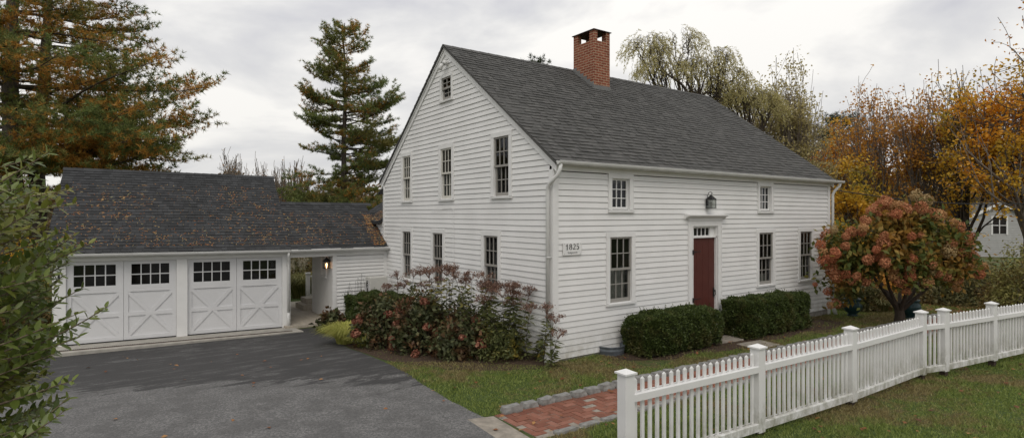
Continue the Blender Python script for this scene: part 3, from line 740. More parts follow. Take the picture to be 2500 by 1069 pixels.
# things fixed to the house: lantern, sign, floodlight, camera, cable
def lantern(name, T, u, w, z, s, label, lit=False):
    l = thing(name, label, 'lantern', T(u, 0, z))
    mb = MB(T); h = .10 * s
    def ring(hw, a, b, th=.006):
        for x0, x1, y0, y1 in ((-hw, -hw + th, -hw, -hw + th), (hw - th, hw, -hw, -hw + th), (-hw, -hw + th, hw - th, hw), (hw - th, hw, hw - th, hw)):
            mb.box(u + x0, u + x1, w + y0, w + y1, a, b)
    H = .235 * s
    mb.box(u - h, u + h, w - h, w + h, z, z + .012); ring(h * .95, z + .012, z + H, .009)
    for k in (z + H - .008, ): 
        mb.box(u - h, u + h, w - h, w - h + .01, k, k + .01); mb.box(u - h, u + h, w + h - .01, w + h, k, k + .01); mb.box(u - h, u - h + .01, w - h + .01, w + h - .01, k, k + .01); mb.box(u + h - .01, u + h, w - h + .01, w + h - .01, k, k + .01)
    mb.hexa([(u - h * 1.1, w - h * 1.1, z + H), (u + h * 1.1, w - h * 1.1, z + H), (u + h * 1.1, w + h * 1.1, z + H), (u - h * 1.1, w + h * 1.1, z + H)] + [(u - .012, w - .012, z + H + .12 * s), (u + .012, w - .012, z + H + .12 * s), (u + .012, w + .012, z + H + .12 * s), (u - .012, w + .012, z + H + .12 * s)])
    mb.build('lantern_frame', MT['black'], l)
    mb = MB(T); top = z + H + .12 * s
    pts = [(u, w, top + .005)] + [(u, w - .02 + .05 * math.cos(t) , top + .035 + .035 * math.sin(t)) for t in np.linspace(0, math.pi, 7)] + [(u - .0, .03, top - .02), (u, .02, z + H * .6)]
    mb.tube(pts, .007, 6); mb.box(u - .03, u + .03, .018, .028, z + H * .3, z + H * .9); mb.box(u - .006, u + .006, .02, w - h, z + .02, z + .032)
    mb.build('lantern_bracket', MT['black'], l)
    mb = MB(T)
    for (a, b, c_, d_) in ((-1, -1, 1, -1), (1, -1, 1, 1), (1, 1, -1, 1), (-1, 1, -1, -1)):
        q = h * .88; mb.face([(u + a * q, w + b * q, z + .012), (u + c_ * q, w + d_ * q, z + .012), (u + c_ * q, w + d_ * q, z + H), (u + a * q, w + b * q, z + H)])
    mb.build('lantern_pane', MT['glass'], l, fix=False)
    mb = MB(T); mb.lathe(u, w, [(.008, z + .012), (.010, z + .06), (.022 * s, z + .09), (.022 * s, z + .12), (.004, z + .15)], 10)
    if lit:
        bm_ = Mat('glowing_bulb'); bm_.b.inputs['Emission Color'].default_value = (1, .50, .22, 1); bm_.b.inputs['Emission Strength'].default_value = 14; bulb = bm_.m
    else: bulb = simple('frosted_bulb', (.6, .6, .55), .3)
    MBT = T
    if T is TF or True: mb.build('bulb', bulb, l)
    return l
lantern('wall_lantern', TF, 4.50, .12, 2.84, .84, 'unlit black four-sided lantern on the house wall above the red door')

sg_ = thing('house_sign', 'small white rectangular sign with the date 1825 on the clapboards beside the house corner', 'sign', (.43, -.02, 1.94))
mb = MB(TF); mb.box(.205, .655, .018, .038, 1.942, 2.172); mb.build('sign_board', MT['trim'], sg_, bevel=.003)
ink = simple('black_sign_paint', (.012, .012, .012), .6)
mb = MB(TF)
def stroke(pts, wd, y=.0395):
    """flat brush stroke with its own width at each point"""
    P = [np.array(p, float) for p in pts]; Lf = []; Rt = []
    for i, p in enumerate(P):
        d = P[min(i + 1, len(P) - 1)] - P[max(i - 1, 0)]; d = d / (np.hypot(*d) + 1e-9); n_ = np.array([-d[1], d[0]])
        Lf.append(p + n_ * wd[i] / 2); Rt.append(p - n_ * wd[i] / 2)
    for i in range(len(P) - 1):
        mb.face([(a[0], y, a[1]) for a in (Lf[i], Lf[i + 1], Rt[i + 1], Rt[i])])
def arc(cx, cz, rx, rz, a, b, n=14): return [(cx + rx * math.cos(R(t)), cz + rz * math.sin(R(t))) for t in np.linspace(a, b, n)]
def digit(ch, x, z, w, h):
    tk, tn = w * .30, w * .10
    if ch == '1': stroke([(x + w * .5, z + h), (x + w * .5, z)], [tk, tk]); stroke([(x + w * .25, z), (x + w * .78, z)], [tn, tn]); stroke([(x + w * .05, z + h * .62), (x + w * .22, z + h * .70), (x + w * .5, z + h * .98)], [tn, tn * 1.5, tn])
    if ch == '8':
        for cz, rx, rz in ((z + h * .74, w * .30, h * .235), (z + h * .26, w * .38, h * .25)):
            p = arc(x + w * .5, cz, rx, rz, 0, 360, 25); stroke(p, [tn + (tk - tn) * abs(math.cos(R(t))) ** 1.5 for t in np.linspace(0, 360, 25)])
    if ch == '2':
        p = arc(x + w * .48, z + h * .70, w * .34, h * .28, 170, -40, 16) + [(x + w * .45, z + h * .28), (x + w * .12, z + h * .06)]
        stroke(p, [tn + (tk - tn) * min(1, max(0, (i - 5) / 5)) * (1 if i < 15 else .45) for i in range(len(p))]); stroke([(x + w * .10, z + h * .05), (x + w * .5, z + h * .07), (x + w * .9, z + h * .04), (x + w * .92, z + h * .22)], [tk * .6, tk * .7, tk * .5, tn])
    if ch == '5':
        stroke([(x + w * .22, z + h * .96), (x + w * .22, z + h * .50)], [tn, tn]); stroke([(x + w * .22, z + h * .93), (x + w * .84, z + h * .96)], [tk * .6, tk * .7])
        p = arc(x + w * .44, z + h * .31, w * .37, h * .28, 130, -150, 18); stroke(p, [tn + (tk - tn) * max(0, math.sin(math.pi * i / 17)) for i in range(18)])
for i, ch_ in enumerate('1825'): digit(ch_, .262 + i * .086, 2.045, .072, .105)
mb.build('sign_date', ink, sg_, fix=False)
def text(s, size, loc, rot, mat, parent, name, ext_=.001):
    cu = bpy.data.curves.new(name, 'FONT'); cu.body = s; cu.size = size; cu.extrude = ext_; cu.align_x = 'CENTER'; cu.space_character = 1.15
    to = bpy.data.objects.new(name, cu); col.objects.link(to); bpy.context.view_layer.update()
    me = bpy.data.meshes.new_from_object(to.evaluated_get(bpy.context.evaluated_depsgraph_get())); bpy.data.objects.remove(to)
    from mathutils import Matrix, Euler
    me.transform(Matrix.Translation(loc) @ Euler(rot).to_matrix().to_4x4()); me.materials.clear()
    return link(me, name, parent, [mat])
text('Sedgewick', .050, (.43, -.0395, 1.975), (R(90), 0, 0), ink, sg_, 'sign_name')
mb = MB(TF)
for x, z in ((.235, 2.15), (.625, 2.15), (.235, 1.965), (.625, 1.965)): mb.box(x - .005, x + .005, .038, .041, z - .005, z + .005)
mb.build('sign_nails', MT['zinc'], sg_)

fl = thing('floodlight', 'small white twin-head floodlight under the gable peak', 'floodlight', (-.03, 3.95, 6.3))
mb = MB(TGB); mb.lathe(3.95, .04, [(.05, 6.30), (.05, 6.33)], 12); mb.box(3.92, 3.98, .0, .04, 6.26, 6.36); mb.build('lamp_base', MT['trim'], fl)
for s, y in ((.07, 3.86), (-.05, 4.03)):
    mb = MB(TGB); mb.tube([(3.95, .05, 6.31), (y, .12, 6.27 + s * .2), (y - s * .3, .17, 6.20 + s)], [.012, .045, .055], 10); mb.build('lamp_head', MT['trim'], fl, smooth=True)
cam_ = thing('security_camera', 'small black and white security camera under the eave at the back edge of the gable', 'camera', (-.03, 7.82, 3.42))
mb = MB(); mb.box(-.09, -.02, 7.80, 7.90, 3.30, 3.46); mb.tube([(-.06, 7.90, 3.36), (-.06, 7.98, 3.34)], .05, 10); mb.build('camera_body', MT['black'], cam_)
mb = MB(); mb.lathe(-.09, 7.87, [(.05, 3.44), (.055, 3.46), (.03, 3.50)], 12); mb.build('camera_hood', MT['trim'], cam_)
mb = MB(); mb.tube([(-.035, 4.75, 2.78), (-.03, 4.2, 2.83), (-.03, 3.70, 2.86), (-.03, 3.62, 2.80), (-.03, 3.60, 1.25)], .0045, 5)
o = mb.build('wall_cable', MT['trim'], None, loc=(-.03, 3.6, 1.25)); tag(o, 'thin white cable looping down the gable clapboards between the lower windows', 'cable')
tb = thing('galvanized_tub', 'low grey ribbed metal window well at the foot of the front wall beside the hedge', 'tub', (1.35, -.2, 0))
mb = MB(); n = 14; P = []
for j, (dr_, z) in enumerate(((0, -.05), (.0, .05), (.012, .07), (0, .09), (.0, .12), (.012, .14), (.02, .155), (-.01, .155), (-.012, -.05))):
    for k in range(n + 1):
        t = math.pi * k / n; mb.pt(1.42 - (.28 + dr_) * math.cos(t), -.02 - (.27 + dr_) * math.sin(t), z)
for j in range(8):
    for k in range(n): b = j * (n + 1) + k; mb.f.append([b, b + 1, b + n + 2, b + n + 1]); mb.uv.append([(0, 0)] * 4); mb.mi.append(0)
mb.build('tub_wall', simple('galvanized_steel', (.16, .18, .20), .4, .3, 8, metallic=.4), tb, smooth=True)
# ------------------------------------------------------------------ garage and breezeway
gar = thing('garage', 'white two-bay attached garage with dark shingle roof strewn with pine needles', 'garage', (*G0, -.24))
ZG = -.245
GT = TG
D1, D2_ = (-4.64, -2.53), (-2.30, -.14)
mb = MB(GT)
mb.box(-4.88, -4.64, -.12, .0, ZG - .1, 1.62); mb.box(-2.53, -2.30, -.12, .012, ZG - .02, 1.60); mb.box(-.14, .06, -.12, .0, ZG - .02, 1.62)
mb.box(-4.64, -.14, -.12, .004, 1.60, 1.74); mb.box(-4.88, .06, -.10, .03, 1.62, 1.74)
mb.build('front_wall', MT['trim'], gar, bevel=.003)
mb = MB(GT); mb.box(-4.88, -4.84, -5.4, -.12, ZG - .3, 1.9); mb.box(.02, .06, -5.4, -.12, ZG - .3, 1.9); mb.box(-4.84, .02, -5.4, -5.36, ZG - .3, 1.9); mb.box(-4.84, .02, -5.3, -.13, ZG - .06, ZG)
# left and right gable triangles
GZE, GZR, GW = 1.80, 3.86, 2.86     # eave height, ridge height, ridge distance behind the front
for u in (-4.86, .04): mb.face([(u, .0, 1.7), (u, -5.4, 1.7), (u, -GW, GZR - .1)])
mb.build('side_wall', MT['clap'], gar, fix=False)
doorpaint = simple('garage_door_paint', (.66, .66, .665), .45, .04, 2)
for (a, b), lab in ((D1, 'white panelled garage door with crossed braces, nearer the green shrub'), (D2_, 'white panelled garage door with crossed braces, next to the breezeway')):
    mb = MB(GT); y0 = -.06; zt_, zb = 1.60, ZG + .012
    hz = 1.0; mid = (a + b) / 2
    # window band z .. 
    wz0, wz1 = 1.035, 1.515
    for (p, q) in ((a, mid), (mid, b)):
        w0, w1 = p + .15, q - .15
        if p == a: w0 = p + .13
        mb.box(p + .003, w0, y0 - .03, y0, .95, zt_); mb.box(w1, q - .003, y0 - .03, y0, .95, zt_); mb.box(w0, w1, y0 - .03, y0, .95, wz0); mb.box(w0, w1, y0 - .03, y0, wz1, zt_)
        mb.box(p + .003, q - .003, y0 - .04, y0 - .024, zb, .95)        # field, stiles stand proud of it
        f0, f1 = p + .003, q - .003; pr = y0
        mb.box(f0, p + .09, y0 - .024, pr, zb, .95); mb.box(q - .09, f1, y0 - .024, pr, zb, .95)
        mb.box(p + .09, q - .09, y0 - .024, pr, zb, zb + .085); mb.box(p + .09, q - .09, y0 - .024, pr, .875, .949)
        zc = (zb + .95) / 2; mb.box(p + .09, q - .09, y0 - .024, pr - .002, zc - .045, zc + .045)
        A = (p + .09, q - .09); cx = (A[0] + A[1]) / 2
        for (x0, z0_, x1, z1_) in ((A[0] - .02, .885, A[1] + .02, zb + .075), (A[0] - .02, zb + .075, A[1] + .02, .885)):
            d = np.array([x1 - x0, z1_ - z0_]); n_ = np.array([-d[1], d[0]]) / np.hypot(*d) * .038
            q4 = [(x0 + n_[0], z0_ + n_[1]), (x0 - n_[0], z0_ - n_[1]), (x1 - n_[0], z1_ - n_[1]), (x1 + n_[0], z1_ + n_[1])]
            mb.prism(q4, y0 - .020, pr - .004 - (.0015 if z0_ > .5 else 0), lambda t, p_, q_: (p_, t, q_))
    gd = mb.build('garage_door', doorpaint, gar, fix=True); gd['label'] = lab
    mb = MB(GT)
    for (p, q) in ((a, mid), (mid, b)):
        w0, w1 = p + (.13 if p == a else .15), q - .15
        for k in range(1, 4): x = w0 + (w1 - w0) * k / 4; mb.box(x - .011, x + .011, y0 - .022, y0 - .004, wz0, wz1)
        z = (wz0 + wz1) / 2; mb.box(w0, w1, y0 - .020, y0 - .006, z - .011, z + .011)
    mb.build('muntins', doorpaint, gd)
    for (p, q) in ((a, mid), (mid, b)):
        w0, w1 = p + (.13 if p == a else .15), q - .15
        mb = MB(GT); mb.face([(w0, y0 - .018, wz0), (w1, y0 - .018, wz0), (w1, y0 - .018, wz1), (w0, y0 - .018, wz1)]); mb.build('pane', MT['glass'], gd, fix=False)
        mb = MB(GT); mb.face([(w0 - .05, -.3, wz0 - .3), (w1 + .05, -.3, wz0 - .3), (w1 + .05, -.3, wz1 + .05), (w0 - .05, -.3, wz1 + .05)]); mb.face([(w0 - .1, -.3, wz0 - .05), (w1 + .1, -.3, wz0 - .05), (w1 + .1, -.1, wz0 - .05), (w0 - .1, -.1, wz0 - .05)]); mb.face([(w0 - .1, -.3, wz1 + .05), (w1 + .1, -.3, wz1 + .05), (w1 + .1, -.1, wz1 + .05), (w0 - .1, -.1, wz1 + .05)]); mb.build('room_recess', MT['dark'], gd, fix=False)
    mb = MB(GT); mb.box(a + .01, b - .01, -.10, -.052, ZG - .004, ZG + .012); mb.build('rubber_seal', MT['black'], gd)
# roof of the garage: the same courses in the garage frame (y = distance behind the front)
def tl(y): return GZE + (y + .16) * (GZR - GZE) / (GW + .16)
def tr2(y): return GZR - (y - GW) * .72
mb = MB(lambda x, y, z: TG(x, -y, z))
GSL = (GZR - GZE) / (GW + .16)
roof_courses(mb, -5.02, .06, -.16, GW, tl, .125, lip=.015, tabw=(.09, .22), seed=11)
roof_courses(mb, -5.02, .06, 5.6, GW, tr2, .125, lip=.015, tabw=(.09, .22), seed=12)
for (ya, f) in ((-.16, tl), (5.6, tr2)):
    mb.hexa([(x, y, f(y) + dz) for dz in (-.06, -.006) for x, y in ((-5.02, ya), (.06, ya), (.06, GW), (-5.02, GW))])
gr_ = mb.build('roof', MT['roof_garage'], gar, fix=False)
mb = MB(lambda x, y, z: TG(x, -y, z))
for i in range(24):
    x0 = -5.03 + 5.1 * i / 24; x1 = -5.03 + 5.1 * (i + 1) / 24 + .02
    for s in (-1, 1): mb.face([(x0, GW, GZR + .022), (x1, GW, GZR + .014), (x1, GW + s * .12, GZR - .12 * GSL + .012), (x0, GW + s * .12, GZR - .12 * GSL + .022)], [(x0 + .01, .01), (x1 - .01, .01), (x1 - .01, .12), (x0 + .01, .12)])
mb.build('ridge_cap', MT['roof_garage'], gr_, fix=False)
mb = MB(GT); mb.box(-5.0, .05, .03, .15, 1.70, 1.72); mb.box(-5.0, .06, .135, .155, 1.70, 1.80); mb.build('eave_board', MT['trim'], gar)
gutter('gutter', gar, GT, -5.02, .02, 1.775, w=.165, nb=13, dz=0)
mb = MB(GT)
mb.tube([(-.02, .215, 1.72), (-.02, .20, 1.62), (-.0, .07, 1.50), (-.0, .06, 1.40), (-.0, .06, .1)], .033, 10); mb.tube([(0, .06, .14), (0, .06, -.05), (0, .075, -.24)], .040, 10)
mb.box(-.04, .04, .0, .03, 1.36, 1.39); mb.build('downspout', MT['gutter'], gar, smooth=True)
mb = MB(GT); mb.tube([(-4.76, .02, 1.30), (-4.76, .10, 1.32), (-4.76, .14, 1.27), (-4.76, .11, 1.22), (-4.76, .06, 1.25)], .010, 6); mb.box(-4.775, -4.745, 0, .02, 1.2, 1.36)
o = mb.build('scroll_hook', MT['black'], None, loc=TG(-4.76, 0, 1.2)); tag(o, 'black iron scroll hook on the white garage corner beside the leafy shrub', 'hook')

bz = thing('breezeway', 'roofed white breezeway that joins the garage to the house, open on its garage side', 'breezeway', (-1.4, 7.6, -.2))
TB = lambda u, w, z: (u, 7.6 - w, z)
mb = MB(TB); clap(mb, -.12, 1.56, lambda z: (-1.47, -.09), [], expo=.0975, seed=21, lip=.024); mb.build('front_wall', MT['clap'], bz, fix=False)
mb = MB(TB); mb.box(-1.585, -1.47, -.02, .026, -.2, 1.57); mb.box(-.10, -.0, -.02, .026, -.2, 1.57); mb.box(-2.74, .0, -.04, .030, 1.57, 1.70); mb.build('corner_board', MT['trim'], bz, bevel=.003)
mb = MB(); mb.box(-1.58, -1.50, 7.625, 9.5, -.2, 1.62); mb.box(-1.50, .0, 9.4, 9.5, -.2, 1.7); mb.build('side_wall', MT['trim'], bz)
mb = MB(); mb.box(-2.75, -1.6, 7.62, 9.3, 1.58, 1.61); mb.build('ceiling', MT['trim'], bz)
TS = lambda u, w, z: (-1.58 - w, u, z)
window(TS, bz, 8.13, 8.50, .98, 1.55, cols=1, rows=1, casing=.05, single=True)
lantern('wall_lantern', TS, 7.80, .10, 1.22, .85, 'small lit lantern on the white side wall of the breezeway', lit=True)
mb = MB()
for i in range(42):
    y = 7.42 + i * .105; mb.box(-2.86, -1.585 if y < 9.5 else .3, y, y + .100, -.27, -.20)
o = mb.build('deck_floor', MT['deck']); tag(o, kind='structure')
mb = MB(); mb.box(-1.78, -.9, 9.75, 10.6, -.2, -.04); mb.box(-1.62, -.9, 9.95, 10.6, -.04, .12); o = mb.build('deck_steps', MT['deck'], None, loc=(-1.3, 9.8, -.2)); tag(o, 'two low grey wooden steps at the back of the breezeway deck', 'steps')
pr_ = thing('railing', 'white railing post and slats at the back edge of the breezeway deck', 'railing', (-.95, 12.2, -.2))
mb = MB(); mb.box(-.99, -.87, 12.2, 12.32, -.5, .66); mb.box(-1.01, -.85, 12.18, 12.34, .66, .70); mb.build('post', MT['vinyl'], pr_)
mb = MB(); mb.box(-.87, .8, 12.23, 12.28, .55, .60); mb.box(-.87, .8, 12.23, 12.28, -.1, -.05)
for k in range(12): mb.box(-.8 + k * .13, -.77 + k * .13, 12.235, 12.265, -.05, .55)
mb.build('slat_panel', MT['vinyl'], pr_)
BR = 3.07
BYR = -.16 + (BR - GZE) / GSL
def tb_(y): return GZE - .02 + (y + .16) * GSL
def tb2(y): return BR - .02 - (y - BYR) * .6
mb = MB(lambda x, y, z: (x, 7.6 + y, z))
XB0, XB1 = -2.80, 0.0
roof_courses(mb, XB0, -.02, -.16, BYR, tb_, .125, lip=.015, tabw=(.09, .22), seed=14)
roof_courses(mb, XB0, -.02, 4.0, BYR, tb2, .125, lip=.015, tabw=(.09, .22), seed=15)
for (ya, f) in ((-.16, tb_), (4.0, tb2)):
    mb.hexa([(x, y, f(y) + dz) for dz in (-.06, -.006) for x, y in ((XB0, ya), (-.022, ya), (-.022, BYR), (XB0, BYR))])
for i in range(14):
    x0 = -2.75 + 2.9 * i / 14; x1 = x0 + .225
    for s in (-1, 1): mb.face([(x0, BYR, BR + .01), (x1, BYR, BR + .002), (x1, BYR + s * .12, BR - .12 * GSL - .004), (x0, BYR + s * .12, BR - .12 * GSL + .004)], [(x0 + .01, .01), (x1 - .01, .01), (x1 - .01, .12), (x0 + .01, .12)])
br_ = mb.build('roof', MT['roof_garage'], bz, fix=False)
gutter('gutter', bz, TB, -2.72, -.0, 1.77, w=.165, nb=7)
mb = MB(TB); mb.box(-2.72, .0, .03, .16, 1.68, 1.70); mb.box(-2.72, .0, .14, .158, 1.70, 1.79); mb.build('eave_board', MT['trim'], bz)

# heat pump beside the breezeway wall
ac = thing('heat_pump', 'white outdoor heat pump unit with a round fan grille against the breezeway wall', 'heat pump', (-.6, 7.1, 0))
mb = MB(); mb.box(-.78, -.28, 6.88, 7.25, .30, .99); mb.build('cabinet', simple('heat_pump_enamel', (.55, .54, .50), .45, .05), ac, bevel=.015)
TA = lambda u, w, z: (-.78 - w, u, z)
mb = MB(TA); 
for r_ in (.06, .10, .14, .165):
    p = [(7.06 + r_ * math.cos(t), .012, .63 + r_ * 1.7 * math.sin(t)) for t in np.linspace(0, 6.283, 25)]; mb.tube(p, .005, 4, cap=False)
mb.build('fan_grille', MT['trim'], ac)
mb = MB(TA); mb.prism([(7.06 + .165 * math.cos(t), .63 + .28 * math.sin(t)) for t in np.linspace(0, 6.283, 24, endpoint=False)], .001, .004, lambda t, p, q: (p, t, q)); mb.build('fan_opening', MT['dark'], ac)
mb = MB(); mb.box(-.76, -.3, 6.92, 7.2, -.1, .30); mb.build('stand', MT['concrete'], ac)
# wire trellis arches on the wall
for x0, h_, lab in ((-1.30, .62, 'thin dark wire hoop with bare vine against the breezeway wall, beside the corner board'), (-.98, .85, 'thin dark wire hoop with bare vine against the breezeway wall, beside the heat pump')):
    mb = MB(); r2 = np.random.default_rng(int(x0 * -100))
    for k in range(3):
        a0 = x0 + k * .07 + r2.normal(0, .02); mb.tube([(a0, 7.53, -.1), (a0 + .02, 7.54, .4), (a0 + .05, 7.53, h_ + .1 * k), (a0 + .13, 7.53, h_ - .05), (a0 + .17, 7.54, .2)], .003, 4)
    o = mb.build('vine_hoop', MT['black'], None, loc=(x0, 7.53, -.1)); tag(o, lab, 'trellis')

# needles and leaves caught on the roof
def roof_needles(n, xr, yr, T, f, seed, clump=.5, dens=None):
    r = np.random.default_rng(seed); V = []
    cl = np.stack([r.uniform(*xr, 60), r.uniform(*yr, 60)], 1)
    for k in range(n):
        if r.random() < clump: c = cl[r.integers(60)]; x, y = c[0] + r.normal(0, .055), c[1] + r.normal(0, .05)
        else: x, y = r.uniform(*xr), yr[0] + (yr[1] - yr[0]) * r.random() ** 1.5
        if not (xr[0] < x < xr[1] and yr[0] < y < yr[1]): continue
        a = r.uniform(0, 6.28); l = r.uniform(.035, .09); wv = r.uniform(.003, .0058); dx, dy = math.cos(a) * l, math.sin(a) * l * .8; nx_, ny_ = -math.sin(a) * wv, math.cos(a) * wv
        z = lambda X, Y: f(Y) + .014 + r.uniform(0, .012)
        for X, Y in ((x - dx / 2, y - dy / 2), (x + nx_, y + ny_), (x + dx / 2, y + dy / 2), (x - nx_, y - ny_)): V.append(T(X, Y, z(X, Y)))
    return V
m = Mat('fallen_pine_needles'); g_ = m.n('ShaderNodeNewGeometry')
m.color(m.ramp(g_.outputs['Random Per Island'], [(0, (.18, .06, .02)), (.35, (.42, .16, .045)), (.7, (.46, .27, .10)), (1, (.34, .31, .16))])); m.rough(.8); MT['needles'] = m.m
V = roof_needles(1500, (-4.9, 0), (.0, 2.3), lambda x, y, z: TG(x, -y, z), tl, 41, .28)
V += roof_needles(600, (-2.75, -.1), (.0, 1.3), lambda x, y, z: (x, 7.6 + y, z), tb_, 42, .25)
V += roof_needles(330, (-.42, -.03), (-.1, .9), lambda x, y, z: (x + (y) * .0, 7.6 + y, z + .01), tb_, 43, .3)
V += roof_needles(420, (7.85, 8.9), (-.14, .5), lambda x, y, z: (y, x, z + .01), lambda y: 2.50 + (y + .16) * .62, 45, .3)
V += roof_needles(260, (-.32, -.03), (.7, 1.15), lambda x, y, z: (x, 7.6 + y, z + .03), tb_, 44, .3)
tag(fast_mesh('pine_needle_litter', V, 4, MT['needles']), kind='stuff')
# ------------------------------------------------------------------ picket fence
FP = [(-2.30, -3.97), (-.12, -4.09), (2.03, -4.20), (4.45, -4.22), (5.02, -4.36), (6.60, -4.60), (8.22, -4.84), (9.84, -5.06)]
fence = thing('picket_fence', 'white vinyl picket fence with square capped posts between the house lawn and the roadside grass', 'fence', (FP[0][0], FP[0][1], 0))
S = .0635
for i, (x, y) in enumerate(FP):
    ang = math.atan2(FP[min(i + 1, 7)][1] - FP[max(i - 1, 0)][1], FP[min(i + 1, 7)][0] - FP[max(i - 1, 0)][0]); ca, sa = math.cos(ang), math.sin(ang)
    lean = rng.normal(0, .004, 2); g0 = float(gz(x, y)); top = 1.055
    T = lambda u, w, z: (x + u * ca - w * sa + lean[0] * z, y + u * sa + w * ca + lean[1] * z, z)
    mb = MB(T); mb.box(-S, S, -S, S, .03 if i else -.1, top); p = mb.build('fence_post', MT['vinyl'], fence, bevel=.004)
    mb = MB(T); c = S + .019
    mb.hexa([(-c, -c, top), (c, -c, top), (c, c, top), (-c, c, top), (-c, -c, top + .018), (c, -c, top + .018), (c, c, top + .018), (-c, c, top + .018)])
    mb.hexa([(-c + .004, -c + .004, top + .018), (c - .004, -c + .004, top + .018), (c - .004, c - .004, top + .018), (-c + .004, c - .004, top + .018), (-.004, -.004, top + .052), (.004, -.004, top + .052), (.004, .004, top + .052), (-.004, .004, top + .052)])
    mb.build('post_cap', MT['vinyl'], p)
    mb = MB(T); mb.box(-.045, .045, -.045, .045, -.3, .03); mb.build('post_core', simple('dark_wood_core', (.05, .035, .025), .9) if i == 0 else bpy.data.materials['dark_wood_core'], p)
for i in range(len(FP) - 1):
    a, b = np.array(FP[i]), np.array(FP[i + 1]); d = b - a; Ls = np.hypot(*d); d = d / Ls; n_ = np.array([-d[1], d[0]])
    T = lambda u, w, z: (a[0] + u * d[0] + w * n_[0], a[1] + u * d[1] + w * n_[1], z)
    zo = rng.normal(0, .004)
    for z0, z1 in ((.775 + zo, .855 + zo), (.062 + zo, .158 + zo)):
        mb = MB(T); mb.prism([(-.062, z0), (-.014, z0), (-.014, z1 - .004), (-.055, z1), (-.062, z1 - .008)], S - .002, Ls - S + .002, lambda t, p, q: (t, p, q))
        mb.box(S - .002, Ls - S + .002, .012, .030, z0 + .006, z1 - .004); mb.box(S - .002, Ls - S + .002, -.014, .012, z0 + .01, z0 + .03)
        mb.build('fence_rail', MT['vinyl'], fence)
    np_ = int(round((Ls - 2 * S) / .1065)); mb = MB(T)
    for k in range(np_):
        u = S + (Ls - 2 * S) * (k + .5) / np_ + rng.normal(0, .0015); w = .0205; zt0 = 1.0 + zo + rng.normal(0, .003)
        y0, y1 = -.0125, .0105
        mb.box(u - w, u + w, y0, y1, .10, zt0 - .022)
        mb.hexa([(u - w, y0, zt0 - .022), (u + w, y0, zt0 - .022), (u + w, y1, zt0 - .022), (u - w, y1, zt0 - .022), (u - .003, -.003, zt0), (u + .003, -.003, zt0), (u + .003, .001, zt0), (u - .003, .001, zt0)])
    mb.build('picket_row', MT['vinyl'], fence)
# ------------------------------------------------------------------ foliage tools
def leafmat(name, stops, tint=None, tscale=.7, tpos=(.45, .6), trans=.25, rough=.6, spec=.3):
    """leaf colours vary from leaf to leaf and in patches through the crown"""
    m = Mat(name); g = m.n('ShaderNodeNewGeometry')
    c = m.ramp(g.outputs['Random Per Island'], stops)
    if tint:
        c2 = m.ramp(g.outputs['Random Per Island'], tint)
        f = m.ramp(m.noise(m.coord(), tscale, 3, .6), [(tpos[0], (0, 0, 0)), (tpos[1], (1, 1, 1))]); c = m.mix(f, c, c2)
    m.color(c); m.rough(rough); m.b.inputs['Specular IOR Level'].default_value = spec
    t = m.n('ShaderNodeBsdfTranslucent'); m.l(c, t.inputs['Color']); x = m.n('ShaderNodeMixShader'); x.inputs[0].default_value = trans
    m.l(m.b.outputs[0], x.inputs[1]); m.l(t.outputs[0], x.inputs[2]); m.l(x.outputs[0], m.o.inputs[0])
    return m.m
def bark(name, a, b, sc=3):
    m = Mat(name); v = m.coord(scale=(1, 1, .25)); n = m.noise(v, sc * 6, 5, .7); m.color(m.ramp(n, [(.3, a), (.7, b)])); m.rough(.95); m.bump(n, .02, .6); return m.m
BK = dict(pine=bark('pine_bark', (.045, .037, .030), (.13, .11, .09)), grey=bark('grey_bark', (.10, .085, .07), (.24, .205, .17)), dark=bark('dark_bark', (.035, .027, .020), (.095, .075, .058)), tan=bark('tan_stem', (.12, .09, .06), (.22, .17, .12)), red=bark('green_stem', (.05, .06, .03), (.10, .11, .06)))
def unit(v): return v / (np.linalg.norm(v, axis=-1, keepdims=True) + 1e-9)
def rndunit(n, r): return unit(r.normal(size=(n, 3)))
def leaves(P, size, r, aspect=.5, up=.3, dirs=None, fold=.25, spread=1.0):
    """rhombic folded leaves at P: returns (N*4,3) vertices: base, side, tip, side"""
    n = len(P); d = rndunit(n, r) if dirs is None else unit(dirs + rndunit(n, r) * spread)
    nrm = unit(rndunit(n, r) + np.array([0, 0, up * 2])); s = unit(np.cross(d, nrm)); nn = np.cross(s, d)
    L = (np.asarray(size) * r.uniform(.65, 1.25, n))[:, None]; w = L * aspect / 2
    a = P; t = P + d * L; m1 = P + d * L * .45 + s * w + nn * w * fold; m2 = P + d * L * .45 - s * w + nn * w * fold
    return np.stack([a, m1, t, m2], 1).reshape(-1, 3)
def tubes(lines, k=5):
    """tapered tubes for many polylines [(pts (m,3), radii (m))]; returns V,F"""
    V = []; F = []; off = 0
    ang = np.arange(k) * 2 * math.pi / k; ca, sa = np.cos(ang)[None, :, None], np.sin(ang)[None, :, None]
    for pts, rad in lines:
        pts = np.asarray(pts, float); m = len(pts)
        d = np.gradient(pts, axis=0); d = unit(d); ref = np.array([0, 0, 1.]) if abs(d[0, 2]) < .8 else np.array([1., 0, 0])
        n1 = unit(np.cross(d, ref)); n2 = np.cross(d, n1)
        ring = pts[:, None] + np.asarray(rad)[:, None, None] * (ca * n1[:, None] + sa * n2[:, None])
        V.append(ring.reshape(-1, 3))
        j = np.arange(m - 1)[:, None] * k; q = np.arange(k)[None]; q2 = (q + 1) % k
        F.append((np.stack([j + q, j + q2, j + k + q2, j + k + q], -1) + off).reshape(-1, 4)); off += m * k
    return np.concatenate(V), np.concatenate(F)
def wood(name, lines, mat, parent, k=5):
    V, F = tubes(lines, k); return fast_mesh(name, V, 4, mat, parent, faces=F, smooth=True)

